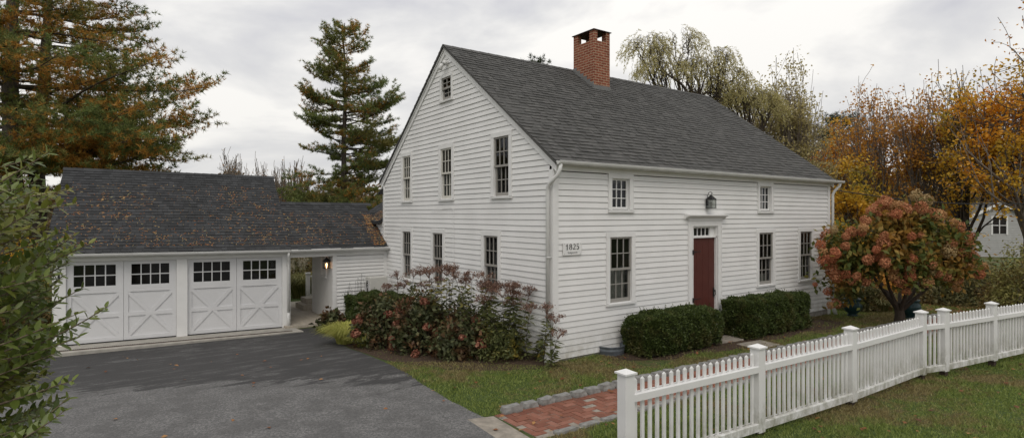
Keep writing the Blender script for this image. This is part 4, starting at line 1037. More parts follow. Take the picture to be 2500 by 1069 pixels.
def rot_about(d, ax, a):
    return d * math.cos(a) + np.cross(ax, d) * math.sin(a) + ax * np.dot(ax, d) * (1 - math.cos(a))
def skeleton(r, levels=4, kids=(4, 4, 4, 3), ang=(35, 60), ratio=(.55, .8), up=.12, wig=.18, L0=1.0, r0=.05, start=.35, stems=1, lean=.15, droop=0.0, nseg=6):
    """branching skeleton in a unit frame: list of (level, pts, radii)"""
    out = []
    def grow(p, d, L_, rad, lv):
        pts = [p.copy()]; n = nseg if lv < 2 else 4
        for i in range(n):
            d = unit(d + r.normal(0, wig, 3) * (.6 if lv == 0 else 1) + np.array([0, 0, up if lv < levels - 1 else up * .5 - droop]))
            p = p + d * L_ / n; pts.append(p.copy())
        e = rad * (.45 if lv else .5); radii = np.linspace(rad, e, len(pts)); out.append((lv, np.array(pts), radii))
        if lv >= levels - 1: return
        nk = kids[min(lv, len(kids) - 1)]
        for k in range(nk):
            t = start + (1 - start) * (k + r.uniform(.2, .9)) / nk if lv == 0 else .2 + .8 * (k + r.uniform(0, 1)) / nk
            t = min(t, .99); i = int(t * (len(pts) - 1)); f = t * (len(pts) - 1) - i; q = pts[i] * (1 - f) + pts[i + 1] * f
            dd = unit(pts[i + 1] - pts[i]); ax = unit(np.cross(dd, rndunit(1, r)[0])); a = R(r.uniform(*ang))
            nd = rot_about(dd, ax, a); grow(q, nd, L_ * r.uniform(*ratio) * (1.15 - .5 * t if lv == 0 else 1), np.interp(t, [0, 1], [rad, e]) * .62, lv + 1)
        if lv == 0: grow(pts[-1], d, L_ * .5, e * .9, lv + 1)
    for s in range(stems):
        a = 6.283 * s / max(1, stems) + r.uniform(0, 1); d = unit(np.array([math.cos(a) * lean * (stems > 1), math.sin(a) * lean * (stems > 1), 1.]))
        grow(np.zeros(3) + np.array([math.cos(a), math.sin(a), 0]) * .02 * (stems > 1), d, L0, r0 / math.sqrt(stems), 0)
    return out
def fit_skel(sk, base, H, Wd):
    A = np.concatenate([p for _, p, _ in sk]); lo, hi = np.percentile(A, 1, axis=0), np.percentile(A, 99, axis=0)
    sz = H / hi[2]; sx = Wd / max(hi[0] - lo[0], hi[1] - lo[1]); cx = (hi[0] + lo[0]) / 2; cy = (hi[1] + lo[1]) / 2
    o = []
    for lv, p, rd in sk:
        q = p.copy(); t = np.clip(q[:, 2] / hi[2], 0, 1)[:, None]; q[:, :2] = (q[:, :2] - np.array([cx, cy]) * t) * sx; q[:, 2] *= sz; o.append((lv, q + base, rd * sz))
    return o
CLT = [-.35]
def k2_clump(P, base, r):
    """thin the leaves between clumps so that sky shows through"""
    q = P - base; v = np.sin(q[:, 0] * 2.7 + base[0]) * np.sin(q[:, 1] * 2.9) + np.sin(q[:, 2] * 3.3 + q[:, 0] * 1.3) * .8 + r.normal(0, .35, len(P))
    return P[v > CLT[0]]
def decid(name, label, cat, base, H, Wd, mat, bk='grey', group=None, seed=1, leaf=.11, per=10, spread=.35, levels=4, aspect=.75, hue=None, lowcut=.0, minr=.008, topbare=0.0, topsel=None, **kw):
    r = np.random.default_rng(seed); base = np.array(base, float); t = thing(name, label, cat, base, group)
    sk = fit_skel(skeleton(r, levels=levels, **kw), base, H, Wd)
    th = [(p, np.maximum(rd, minr)) for lv, p, rd in sk if lv == 0]; wood('trunk', th, BK[bk], t, 8)
    li = [(p, np.maximum(rd, minr)) for lv, p, rd in sk if lv > 0]
    if li: wood('branches', li, BK[bk], t, 4)
    P = []
    for lv, p, rd in sk:
        if lv < levels - 2: continue
        n = per if lv == levels - 1 else per // 2
        tt = r.uniform(.15, 1, n); idx = tt * (len(p) - 1); i = np.minimum(idx.astype(int), len(p) - 2); f = (idx - i)[:, None]
        q = p[i] * (1 - f) + p[i + 1] * f
        keep = r.random() < 1
        P.append(q + r.normal(0, spread, (n, 3)) * np.array([1, 1, .7]))
    P = np.concatenate(P); P = P[P[:, 2] > base[2] + H * lowcut]
    if k2_clump(P, base, r) is not None: P = k2_clump(P, base, r)
    if topbare: 
        h = (P[:, 2] - base[2]) / H; P = P[r.random(len(P)) > topbare * np.clip((h - .55) / .4, 0, 1)]
    if per: fast_mesh('foliage', leaves(P, leaf, r, aspect, .5), 4, mat, t)
    return t

def pine(name, label, base, H, prof, bk='pine', group=None, seed=1, tuft=.16, blades=7, whorl=.55, nb=6, trunk_r=.3, dens=1.0, rust=.35, bend=(0, 0), extra=None, start=0.0, view=(1, 0), up=.25, mats=('pine_green', 'pine_rust'), twigw=.006):
    """white pine: prof(h, side) gives branch reach at height fraction h; side -1..1 across the view"""
    r = np.random.default_rng(seed); base = np.array(base, float); t = thing(name, label, 'pine tree', base, group)
    hs = np.linspace(0, 1, 14); tp = np.stack([base[0] + bend[0] * hs ** 2 + r.normal(0, .03, 14) * (hs > 0), base[1] + bend[1] * hs ** 2 + r.normal(0, .03, 14) * (hs > 0), base[2] + hs * H], 1)
    wood('trunk', [(tp, trunk_r * (1 - hs * .93) ** .9)], BK[bk], t, 10)
    tr_at = lambda h: np.array([np.interp(h, hs, tp[:, k]) for k in range(3)])
    lim = []; G = []; RS = []
    def branch(p0, d0, L_, upc, lvl=0):
        n = 8; pts = [p0]; d = d0.copy(); p = p0
        for i in range(n):
            d = unit(d + np.array([0, 0, upc * (i / n - .25)]) + r.normal(0, .07, 3)); p = p + d * L_ / n; pts.append(p)
        pts = np.array(pts); rad = np.linspace(max(.012 * L_ + .008, .01), .006, len(pts)); lim.append((pts, rad))
        ns = max(4, int(L_ * 5.0 * dens))
        for k in range(ns):
            tt = .22 + .78 * (k + r.random()) / ns; idx = tt * n; i = min(int(idx), n - 1); f = idx - i; q = pts[i] * (1 - f) + pts[i + 1] * f
            dd = unit(pts[i + 1] - pts[i]); sd = unit(np.cross(dd, np.array([0, 0, 1.]))) * (1 if k % 2 else -1)
            l2 = L_ * (.30 * (1.15 - tt) + .09) * r.uniform(.6, 1.2) + .12
            e_ = unit(dd * .8 + sd * r.uniform(.5, 1.1) + np.array([0, 0, r.uniform(-.06, .30)])); m = 4; tw = [q]
            for j in range(m): e_ = unit(e_ + r.normal(0, .10, 3) + np.array([0, 0, .05])); tw.append(tw[-1] + e_ * l2 / m)
            tw = np.array(tw); lim.append((tw, np.linspace(twigw * 1.3, twigw * .6, m + 1)))
            nt = max(3, int(l2 / (tuft * .36) * dens))
            for a in np.linspace(.15, 1, nt):
                ix = a * m; j = min(int(ix), m - 1); g = tw[j] * (1 - (ix - j)) + tw[j + 1] * (ix - j); g = g + r.normal(0, tuft * .38, 3) * np.array([1, 1, .45])
                (RS if r.random() < rust(tt * a, p0) + .38 * math.sin(g[0] * 1.9 + seed) * math.sin(g[1] * 1.7) + .25 * math.sin(g[2] * 3.1 + g[0]) - (.0 if seed < 10 else .12) else G).append((g, e_))
            G.append((tw[-1], e_))
    z = start
    while z < .985:
        for k in range(nb):
            az_ = r.uniform(0, 6.283); d = np.array([math.cos(az_), math.sin(az_), 0]); side = float(d[0] * view[0] + d[1] * view[1])
            Lb = prof(z, side) * r.uniform(.72, 1.08)
            if Lb < .15: continue
            d[2] = r.uniform(-.05, .28) + (.55 * max(0, z - .7) / .3); branch(tr_at(z), unit(d), Lb, up)
        z += whorl / H * r.uniform(.75, 1.25)
    for ex in (extra or []):
        q0, q1, u_ = ex; q0 = np.array(q0, float); q1 = np.array(q1, float); branch(q0, unit(q1 - q0), float(np.linalg.norm(q1 - q0)) * .86, u_)
    wood('branches', lim, BK[bk], t, 4)
    for nm, S_, mt in (('green_needles', G, mats[0]), ('rusty_needles', RS, mats[1])):
        if not S_: continue
        P = np.repeat(np.array([a for a, _ in S_]), blades, 0); Dn = np.repeat(np.array([b for _, b in S_]), blades, 0)
        n = len(P); d = unit(Dn * .55 + rndunit(n, r) + np.array([0, 0, .25])); s = unit(np.cross(d, rndunit(n, r))) * (tuft * .065)
        Lg = (tuft * r.uniform(.6, 1.1, n))[:, None]
        fast_mesh(nm, np.stack([P - s, P + s, P + d * Lg], 1).reshape(-1, 3), 3, LM[mt], t)
    return t
LM = {}
LM['pine_green'] = leafmat('pine_needles_green', [(0, (.095, .135, .038)), (.5, (.17, .215, .062)), (1, (.27, .31, .10))], tint=[(0, (.15, .15, .035)), (1, (.32, .26, .075))], tscale=.5, tpos=(.50, .64), trans=.35)
LM['pine_rust'] = leafmat('pine_needles_rusty', [(0, (.36, .17, .035)), (.5, (.52, .27, .055)), (1, (.68, .40, .09))], tint=[(0, (.22, .17, .04)), (1, (.46, .33, .08))], tscale=.6, tpos=(.5, .65), trans=.4)
LM['orange'] = leafmat('maple_leaves_orange', [(0, (.46, .16, .015)), (.5, (.66, .28, .02)), (1, (.82, .44, .05))], tint=[(0, (.38, .25, .025)), (1, (.70, .46, .05))], tscale=.35, trans=.45)
LM['gold'] = leafmat('maple_leaves_gold', [(0, (.46, .24, .02)), (.5, (.66, .38, .035)), (1, (.80, .52, .07))], tint=[(0, (.28, .22, .03)), (1, (.46, .38, .06))], tscale=.4, trans=.45)
LM['rustbrown'] = leafmat('leaves_rust_brown', [(0, (.34, .14, .03)), (.5, (.52, .25, .05)), (1, (.66, .38, .09))], tint=[(0, (.40, .17, .03)), (1, (.66, .33, .05))], tscale=.45, trans=.4)
LM['willow'] = leafmat('willow_leaves', [(0, (.38, .34, .12)), (.5, (.52, .47, .20)), (1, (.66, .59, .30))], trans=.45)
LM['silver'] = leafmat('pale_yellow_leaves', [(0, (.32, .27, .10)), (.5, (.46, .39, .17)), (1, (.60, .52, .28))], trans=.45)
LM['scrub'] = leafmat('scrub_leaves', [(0, (0.051, 0.054, 0.020)), (.5, (0.105, 0.105, 0.037)), (1, (0.187, 0.162, 0.060))], tint=[(0, (0.102, 0.068, 0.025)), (1, (0.255, 0.170, 0.060))], tscale=.5, trans=.2)
LM['dkgreen'] = leafmat('dark_evergreen_leaves', [(0, (0.022, 0.036, 0.013)), (.5, (0.039, 0.059, 0.020)), (1, (0.067, 0.092, 0.031))], trans=.12)
LM['hedge'] = leafmat('clipped_hedge_leaves', [(0, (0.032, 0.047, 0.014)), (.5, (0.061, 0.086, 0.022)), (1, (0.108, 0.144, 0.035))], tint=[(0, (0.072, 0.065, 0.022)), (1, (0.135, 0.135, 0.040))], tscale=2.2, tpos=(.52, .66), trans=.15, rough=.5)
LM['privet'] = leafmat('glossy_privet_leaves', [(0, (.065, .095, .020)), (.5, (.115, .155, .030)), (1, (.20, .25, .055))], tint=[(0, (.13, .13, .022)), (1, (.27, .26, .05))], tscale=2.4, tpos=(.50, .66), trans=.3, rough=.38, spec=.45)
LM['brush'] = leafmat('yellow_green_brush', [(0, (0.136, 0.128, 0.037)), (.5, (0.221, 0.212, 0.060)), (1, (0.340, 0.306, 0.093))], tint=[(0, (0.119, 0.085, 0.034)), (1, (0.289, 0.187, 0.068))], tscale=.8, trans=.25)

# view vectors: right of picture in plan
VR = RGT
# ---- the big pine at the left
def rust_big(tt, p): return .50 * (1 - .8 * max(0, tt - .2))
PB = at(30, 527, 21)[:2]; ZB = float(gz(*PB))
def prof_big(h, s):
    z = h * 17.0
    right = np.interp(z, [0, 3.6, 4.6, 5.6, 7, 8.5, 11, 17], [0, 5.2, 7.0, 7.8, 6.4, 7.6, 5.0, 1.6]); left = right * .7
    return (right if s > 0 else left) * (.55 + .45 * abs(s))
pine('white_pine', 'huge old pine with rust-orange needles and a forked trunk behind the garage', (*PB, ZB), 17.5, prof_big, seed=3, trunk_r=.42, whorl=.72, nb=6, start=.20, rust=lambda t_, p: rust_big(t_, p), view=VR, up=.10, dens=.85, extra=[(at(40, 420, 21), at(440, 410, 19), 0), (at(50, 420, 21), at(500, 425, 20), 0), (at(50, 410, 21), at(380, 415, 18.6), .0), (at(50, 410, 21), at(300, 400, 18.2), .0), (at(50, 390, 21), at(450, 400, 18.4), .0), (at(50, 370, 21), at(480, 360, 20.3), .0), (at(40, 300, 21), at(505, 215, 19.5), .06), (at(40, 380, 21), at(480, 385, 19.5), .02), (at(40, 400, 21), at(520, 455, 19.8), -.02), (at(40, 400, 21), at(430, 440, 20.5), 0), (at(40, 330, 21), at(470, 340, 19.2), .05), (at(40, 380, 21), at(330, 430, 19), 0), (at(40, 250, 21), at(400, 260, 20), .06), (at(60, 350, 21), at(400, 400, 20), .03), (at(60, 360, 21), at(250, 400, 18.8), .02), (at(40, 300, 21), at(350, 330, 18.5), .03)], tuft=.19, blades=11, twigw=.006)
PB2 = at(92, 527, 21.6)[:2]
pine('white_pine', 'second leaning trunk of rust-tinged pine beside the huge one, behind the garage', (*PB2, float(gz(*PB2))), 16, lambda h, s: np.interp(h * 16, [0, 4.0, 5, 7, 10, 16], [0, 2.5, 5.6, 4.8, 5.5, 1.5]) * (.75 if s > 0 else .35) * (.55 + .45 * abs(s)), seed=8, trunk_r=.34, whorl=.7, nb=5, start=.26, rust=lambda t_, p: .42 * (1 - .8 * t_), view=VR, bend=(.6, -.5), dens=.85, tuft=.19, blades=11, twigw=.006)
# ---- the single pine between garage and house
PC = at(841, 527, 27)[:2]; ZC = float(gz(*PC)); HC = 2.67 + 470 / 1400 * 27 - ZC
def prof_mid(h, s):
    z = h * HC + ZC
    Rr = np.interp(z, [1.5, 2.6, 3.6, 4.3, 5.2, 6.0, 7.0, 7.8, 8.6, 10.2, 11.2, 11.9], [2.4, 3.1, 2.2, 1.9, 2.9, 3.6, 3.2, 3.0, 2.0, 1.7, 1.0, .3])
    Lf = np.interp(z, [1.5, 2.6, 3.6, 4.2, 4.8, 5.5, 6.5, 7.4, 8.4, 10.2, 11.2, 11.9], [2.6, 3.3, 2.6, .4, .4, 1.0, 1.7, 2.3, 2.2, 1.6, 1.0, .3])
    return (Rr * (.5 + .5 * s) + Lf * (.5 - .5 * s)) * (.62 + .38 * abs(s)) * .95
pine('white_pine', 'tall solitary green pine with open tiers between garage and house', (*PC, ZC), HC, prof_mid, seed=12, trunk_r=.20, whorl=.31, nb=6, start=.16, rust=lambda t_, p: .10 + .30 * (1 - t_) * (p[2] > 6.5), view=VR, up=.32, dens=1.15, tuft=.165, blades=10,
     extra=[(at(835, 352, 27), at(745, 270, 26.5), .5), (at(790, 320, 27), at(735, 195, 26.6), .35), (at(838, 425, 27), at(683, 415, 26.4), .04), (at(838, 440, 27), at(700, 450, 26.0), .02), (at(838, 380, 27), at(722, 372, 26.6), .04), (at(838, 440, 27), at(760, 470, 25.6), 0)])
# far evergreens
for (x, y, dep, w, lab) in ((1305, 140, 34, 1.4, 'top of a distant dark pine showing just above the house ridge'), (2052, 293, 46, 2.9, 'dark evergreen crown rising behind the orange maple right of the house')):
    b = at(x, 527, dep)[:2]; zb = float(gz(*b)); h_ = at(x, y, dep)[2] - zb
    pine('evergreen_tree', lab, (*b, zb), h_, (lambda w_: (lambda h, s: w_ * np.interp(h, [0, .75, .92, 1], [.8, 1, .8, .1])))(w), seed=int(x), trunk_r=.15, whorl=.45, nb=6, start=.55, rust=lambda t_, p: 0, view=VR, dens=.9, tuft=.26, blades=7, mats=('dkgreen', 'dkgreen'))
# ------------------------------------------------------------------ trees beyond the house
def bt(x, ytop, dep):
    b = at(x, 527, dep)[:2]; zb = float(gz(*b)); return (b[0], b[1], zb), at(x, ytop, dep)[2] - zb
def dt(label, x, ytop, dep, wpx, mat, **k):
    b, H = bt(x, ytop, dep); return decid(k.pop('name', 'maple_tree'), label, 'tree', b, H, wpx / 1400 * dep, LM[mat], **k)
dt('rounded bright orange maple just right of the house roof edge', 2040, 318, 36, 175, 'orange', seed=5, levels=4, kids=(12, 6, 5), per=40, leaf=.17, spread=.24, start=.2, r0=.05, minr=.012)
CLT[0] = .1
dt('tall thin many-stemmed tree with sparse rust leaves, left of the two-humped pair', 2165, 228, 33, 180, 'rustbrown', bk='grey', seed=14, levels=4, kids=(8, 4, 3), stems=3, lean=.32, ang=(16, 40), per=30, leaf=.15, spread=.24, start=.2, r0=.035, up=.14, minr=.010, topbare=.1)
dt('tall many-stemmed tree with rust leaves, directly above the hydrangea tree', 2262, 236, 30, 150, 'rustbrown', bk='grey', seed=16, levels=4, kids=(8, 4, 3), stems=4, lean=.28, ang=(16, 38), per=30, leaf=.15, spread=.24, start=.22, r0=.035, up=.15, minr=.010, topbare=.1)
dt('tall straight-trunked tree with thin gold leaves above the neighbouring house', 2362, 200, 27, 190, 'gold', bk='dark', seed=18, levels=4, kids=(10, 5, 3), stems=2, lean=.2, ang=(20, 46), per=34, leaf=.13, spread=.2, start=.25, r0=.035, up=.15, minr=.010, topbare=.15, lowcut=.28)
CLT[0] = -.25
dt('broad orange maple at the right edge of the picture', 2505, 182, 24, 300, 'orange', seed=21, levels=4, kids=(14, 7, 5), per=40, leaf=.15, spread=.22, lowcut=.22, start=.2, r0=.05, minr=.010)
dt('tall maple beside the road whose orange branch tips hang in at the right edge', 2720, -190, 13, 500, 'orange', seed=24, levels=5, kids=(7, 4, 4, 3), per=10, leaf=.085, spread=.09, start=.35, r0=.05, lowcut=.45, minr=.006, bk='dark')
CLT[0] = .0
for i, (x, y, dep, w, mt, lab) in enumerate([
    (2085, 395, 31, 130, 'gold', 'low gold maple beside the far corner of the house'), (2135, 420, 40, 150, 'rustbrown', 'low rust-brown tree between the orange maple and the hydrangea tree'),
    (2215, 400, 38, 150, 'gold', 'low gold tree behind the top of the hydrangea tree'), (2300, 400, 36, 100, 'gold', 'low gold tree left of the neighbouring house'),
    (2440, 395, 60, 170, 'orange', 'low orange tree rising behind the neighbouring house'), (2060, 440, 27, 110, 'gold', 'small yellow tree right of the far downspout'),
    (2010, 380, 44, 110, 'gold', 'small gold tree low beside the roof edge')]):
    dt(lab, x, y, dep, w, mt, seed=40 + i, levels=4, kids=(8, 5, 4), per=34, leaf=.16, spread=.24, lowcut=.55 if x == 2440 else 0, start=.15, r0=.035, minr=.009, bk='dark')
for i, (x, y, dep, w, lab) in enumerate([(2105, 285, 37, 70, 'slender leafless tree left of the tall rust trees'), (2135, 262, 39, 60, 'slender leafless tree with the highest bare twigs beside the rust trees'),
    (600, 378, 42, 110, 'wide leafless tree with fine twigs above the garage ridge'), (655, 405, 40, 60, 'small leafless tree right above the garage ridge end'), (700, 402, 34, 60, 'pale leafless birch clump right of the garage roof, nearest the garage'),
    (735, 415, 36, 55, 'pale leafless birch left of the solitary pine'), (560, 400, 46, 60, 'faint leafless tree left of the wide leafless one')]):
    dt(lab, x, y, dep, w, 'rustbrown', name='bare_tree', seed=60 + i, levels=5, kids=(6, 4, 3, 3), stems=2 if i > 2 else 1, lean=.2, per=1, leaf=.10, spread=.05, start=.2, r0=.03, ang=(20, 45), up=.16, minr=.011, bk='grey')
dt('loose-crowned tree with pale yellow-green leaves behind the right end of the roof', 1912, 200, 30, 215, 'silver', name='poplar_tree', seed=33, levels=4, kids=(10, 7, 5), stems=4, lean=.45, ang=(24, 52), per=26, leaf=.13, spread=.2, start=.2, r0=.03, up=.06, minr=.009, bk='grey')

def willow(label, trunk_px, dep, lobes, seed, reach, nstr, limbs):
    """weeping willow: limbs carry domes, and leafy strands hang from the domes"""
    b = at(trunk_px, 527, dep)[:2]; b = (b[0], b[1], float(gz(*b))); r = np.random.default_rng(seed); t = thing('willow_tree', label, 'willow tree', b)
    W3 = lambda px, py, dd=0: at(px, py, dep + dd)
    L_ = []; cen = []
    fork = np.array(b) + np.array([0, 0, 3.2]); wood('trunk', [(np.array([np.array(b) - [0, 0, .2], np.array(b) + [0, .1, 1.6], fork]), np.array([.30, .24, .20]))], BK['dark'], t, 8)
    def limb(p, q, r0, r1, up_=.3):
        T_ = np.linspace(0, 1, 9)[:, None]; m_ = (p + q) / 2 + np.array([0, 0, up_]) + r.normal(0, .10, 3); pts = (1 - T_) ** 2 * p + 2 * T_ * (1 - T_) * m_ + T_ ** 2 * q; pts[1:-1] += r.normal(0, .05, (7, 3)); L_.append((pts, np.linspace(r0, r1, 9))); return pts
    starts = []
    for (cx, cy, rx, ry, dd) in lobes:
        c = W3(cx, cy, dd); k = dep / 1400; low = c - np.array([0, 0, ry * k * .8]); main = limb(fork + r.normal(0, .1, 3), low, .11, .055, .5)
        for q_ in range(11):
            d = unit(r.normal(size=3)); d[2] = abs(d[2]) * .9 + .05; e = c + d * np.array([rx * k, rx * k, ry * k]) * .93; sub = limb(main[r.integers(4, 9)], e, .035, .010, .35)
            for q2 in range(4):
                d2 = unit(d + r.normal(0, .45, 3)); d2[2] = abs(d2[2]); e2 = c + d2 * np.array([rx * k, rx * k, ry * k]); s2 = limb(sub[r.integers(4, 8)], e2, .012, .006, .2); starts += [(s2[i_], c) for i_ in range(3, 9)]
    for (a_, b_) in limbs: limb(W3(*a_), W3(*b_), .07, .03, .2)
    wood('branches', L_, BK['dark'], t, 4)
    st = []; P = []; Dn = []
    for k_ in range(nstr):
        q, c = starts[r.integers(len(starts))]; q = q + r.normal(0, .09, 3); out = unit((q - c) * np.array([1, 1, 0]) + r.normal(0, .25, 3) * np.array([1, 1, 0])); Ls = reach * r.uniform(.3, 1.0) ** 1.2; m = 6
        pts = [q]; d = unit(out * r.uniform(.3, .9) + np.array([0, 0, .35]))
        for j_ in range(m): d = unit(d + np.array([0, 0, -.55]) + r.normal(0, .08, 3)); pts.append(pts[-1] + d * Ls / m)
        pts = np.array(pts); st.append((pts, np.linspace(.0035, .002, m + 1)))
        nl = max(6, int(Ls * 24)); ix = r.uniform(0, m, nl); j_ = np.minimum(ix.astype(int), m - 1); f = (ix - j_)[:, None]
        P.append(pts[j_] * (1 - f) + pts[j_ + 1] * f + r.normal(0, .02, (nl, 3))); Dn.append(unit(pts[j_ + 1] - pts[j_]) + r.normal(0, .35, (nl, 3)))
    wood('hanging_twigs', st, BK['tan'], t, 3)
    fast_mesh('foliage', leaves(np.concatenate(P), .11, r, .26, .3, np.concatenate(Dn), spread=.25), 4, LM['willow'], t)
willow('weeping willow with domed crown nearest the chimney and bare leaning limbs', 1690, 25, [(1580, 130, 52, 46, 0), (1650, 128, 62, 60, .5), (1620, 185, 70, 42, -.4), (1705, 180, 52, 42, .6)], 3, 1.15, 620, [((1690, 240), (1600, 165)), ((1700, 240), (1660, 150))])
willow('weeping willow with a tall tuft, behind the middle of the roof edge', 1740, 26, [(1752, 160, 40, 42, 0), (1775, 205, 48, 40, .4), (1730, 225, 50, 35, -.5)], 5, 1.05, 420, [((1700, 240), (1790, 195))])
willow('low dense willow where the ridge ends, next to the pale poplar', 1830, 27, [(1830, 232, 45, 34, 0), (1862, 270, 42, 36, .5), (1800, 250, 45, 30, -.3)], 9, 1.1, 620, [])

# bushes and scrub around the lot
def bush(name, label, cat, c, rad, n, leaf, mat, seed, h0=0.0, aspect=.6, parent=None, lump=.22, shell=.55, stems=14, stemmat='dark', group=None, up=.3):
    """leafy shrub: stems from the base and leaves through an uneven volume"""
    r = np.random.default_rng(seed); c = np.array(c, float); rad = np.array(rad, float); t = thing(name, label, cat, (c[0], c[1], c[2]), group)
    nb_ = 9; bl = rndunit(nb_, r) * np.array([.55, .55, .5]); 
    d = rndunit(n, r); d[:, 2] = np.abs(d[:, 2]) * 1.0 - .25 * (r.random(n)); rr = (shell + (1 - shell) * r.random(n) ** .6)
    amp = 1 + lump * (np.sin(d[:, 0] * 5 + seed) * np.cos(d[:, 1] * 6 + seed * 2) + .6 * np.sin(d[:, 2] * 9 + d[:, 0] * 7)); amp *= 1 + r.normal(0, .05, n)
    P = d * (rr * amp)[:, None] * rad; P[:, 2] = np.maximum(P[:, 2] + rad[2] * .15, h0 * rad[2] + .02); P = P + c
    L_ = []
    for k in range(stems):
        e = P[r.integers(n)]; b = c + np.array([r.normal(0, .12), r.normal(0, .12), 0]) * rad; mid = (b + e) / 2 + np.array([0, 0, .2 * rad[2]]); L_.append((np.array([b, b * .7 + mid * .3 + np.array([0, 0, .1 * rad[2]]), mid, e]), np.linspace(.018, .006, 4)))
    wood('stems', L_, BK[stemmat], t, 4)
    fast_mesh('foliage', leaves(P, leaf, r, aspect, up), 4, LM[mat], t)
    return t
def bpx(x, ybase, dep, z=None):
    b = at(x, 527, dep)[:2]; return (b[0], b[1], float(gz(*b)))
bush('scrub_bush', 'dark green mass of shrubs right of the hydrangea tree, below the neighbouring house', 'bush', bpx(2340, 720, 21), (2.7, 1.6, 1.45), 9000, .12, 'scrub', 71)
bush('scrub_bush', 'olive shrub low behind the trunk of the hydrangea tree', 'bush', bpx(2255, 720, 22), (2.2, 1.5, 1.3), 6000, .12, 'scrub', 72)
bush('scrub_bush', 'bright yellow-green shrub at the right edge behind the fence', 'bush', bpx(2505, 720, 17), (1.15, 1.1, 1.75), 7000, .09, 'brush', 73)
bush('scrub_bush', 'rusty shrub right of the far house corner, behind the blue urn', 'bush', bpx(2090, 720, 21), (1.8, 1.4, 1.5), 6000, .12, 'rustbrown', 74)
bush('scrub_bush', 'green shrub between the far downspout and the hydrangea tree', 'bush', bpx(2105, 740, 17.5), (1.0, .8, .8), 3600, .10, 'scrub', 75)
for i, (x, dep, w, h, mt, lab) in enumerate([(735, 24, 3.0, 2.6, 'scrub', 'tangled olive brush seen through the breezeway'), (790, 33, 3.2, 3.6, 'scrub', 'green brush below the solitary pine, behind the breezeway roof'),
    (715, 36, 2.6, 3.5, 'rustbrown', 'tan and rust brush right behind the garage roof edge'), (905, 34, 3.2, 3.9, 'scrub', 'green brush behind the roof beside the house eave'), (860, 40, 3.6, 4.6, 'brush', 'yellow-green brush behind the solitary pine trunk'),
    (105, 16.5, 1.15, 2.3, 'brush', 'yellow-green shrub close to the garage side wall'), (40, 19, 2.2, 3.2, 'gold', 'golden shrub below the huge pine at the left edge'), (120, 24, 3.0, 2.9, 'rustbrown', 'reddish brush behind the left end of the garage'), (0, 15, 1.6, 1.5, 'scrub', 'dark low shrubs left of the garage at the driveway edge'),
    (1250, 60, 9, 5, 'scrub', 'broad mass of brush hidden far behind the house')][:9]):
    bush('scrub_bush', lab, 'bush', bpx(x, 0, dep), (w, w * .8, h * .62), int(2600 * w), .13, mt, 80 + i, aspect=.5)

# distant wooded slopes: a far-off wood that reads as one mass
r = np.random.default_rng(99); n = 60000
a = r.uniform(R(-12), R(165), n); dist = r.uniform(75, 175, n); X = -5 + np.cos(a) * dist; Y = -5 + np.sin(a) * dist
ht = (4.0 + 2.2 * np.sin(a * 37) + 1.6 * np.sin(a * 71 + 1) + dist * .012) * r.random(n) ** .55
P = np.stack([X, Y, gz(X, Y) + ht], 1)
tag(fast_mesh('distant_woods', leaves(P, 1.1, r, .8, .2), 4, leafmat('distant_leaves', [(0, (.055, .05, .03)), (.5, (.11, .085, .045)), (1, (.19, .13, .06))], tint=[(0, (.05, .06, .03)), (1, (.20, .11, .04))], tscale=.05, trans=.2)), kind='stuff')

# neighbour's house, far right
nh = thing('neighbour_house', 'distant small white gabled house half hidden by trees at the right edge', 'house', (*at(2440, 527, 52)[:2], float(gz(*at(2440, 527, 52)[:2]))))
o_ = at(2440, 527, 52)[:2]; ux = RGT * .94 - FWD * .34; ux = ux / np.hypot(*ux); uy = np.array([-ux[1], ux[0]]); 
if np.dot(uy, FWD) < 0: uy = -uy
zb_n = float(gz(*o_))
TN = lambda u, w, z: (o_[0] + ux[0] * u - uy[0] * w, o_[1] + ux[1] * u - uy[1] * w, z)
apex = at(2440, 497, 52)[2]; ev = apex - 1.25
mb = MB(TN); clap(mb, zb_n, apex - .1, lambda z: (-2.3 + max(0, (z - ev)) * 1.75, 2.3 - max(0, (z - ev)) * 1.75) if z < apex - .1 else (-.05, .05), [(-.5, .5, zb_n + 2.1, zb_n + 3.6)], expo=.16, lip=.03, seed=77); nw_ = simple('hazed_far_siding', (.40, .40, .39), .7, .08, 2); mb.build('wall', nw_, nh, fix=False)  # distance haze is put into the grey of this white siding
mb = MB(TN); mb.face([(2.3, 0, zb_n), (2.3, -7, zb_n), (2.3, -7, ev), (2.3, 0, ev)]); mb.face([(-2.3, 0, zb_n), (-2.3, -7, zb_n), (-2.3, -7, ev), (-2.3, 0, ev)]); mb.build('side_wall', nw_, nh, fix=False)
mb = MB(TN)
for s in (-1, 1): mb.hexa([(s * 2.6, .25, ev - .17), (0, .25, apex), (0, -7.2, apex), (s * 2.6, -7.2, ev - .17), (s * 2.6, .25, ev - .02), (0, .25, apex + .15), (0, -7.2, apex + .15), (s * 2.6, -7.2, ev - .02)])
mb.build('roof', MT['roof_main'], nh)
mb = MB(TN)
for s in (-1, 1): mb.hexa([(s * 2.62, .26, ev - .30), (0, .26, apex - .13), (0, .30, apex - .13), (s * 2.62, .30, ev - .30), (s * 2.62, .26, ev - .02), (0, .26, apex + .15), (0, .30, apex + .15), (s * 2.62, .30, ev - .02)])
mb.build('rake_board', MT['trim'], nh)
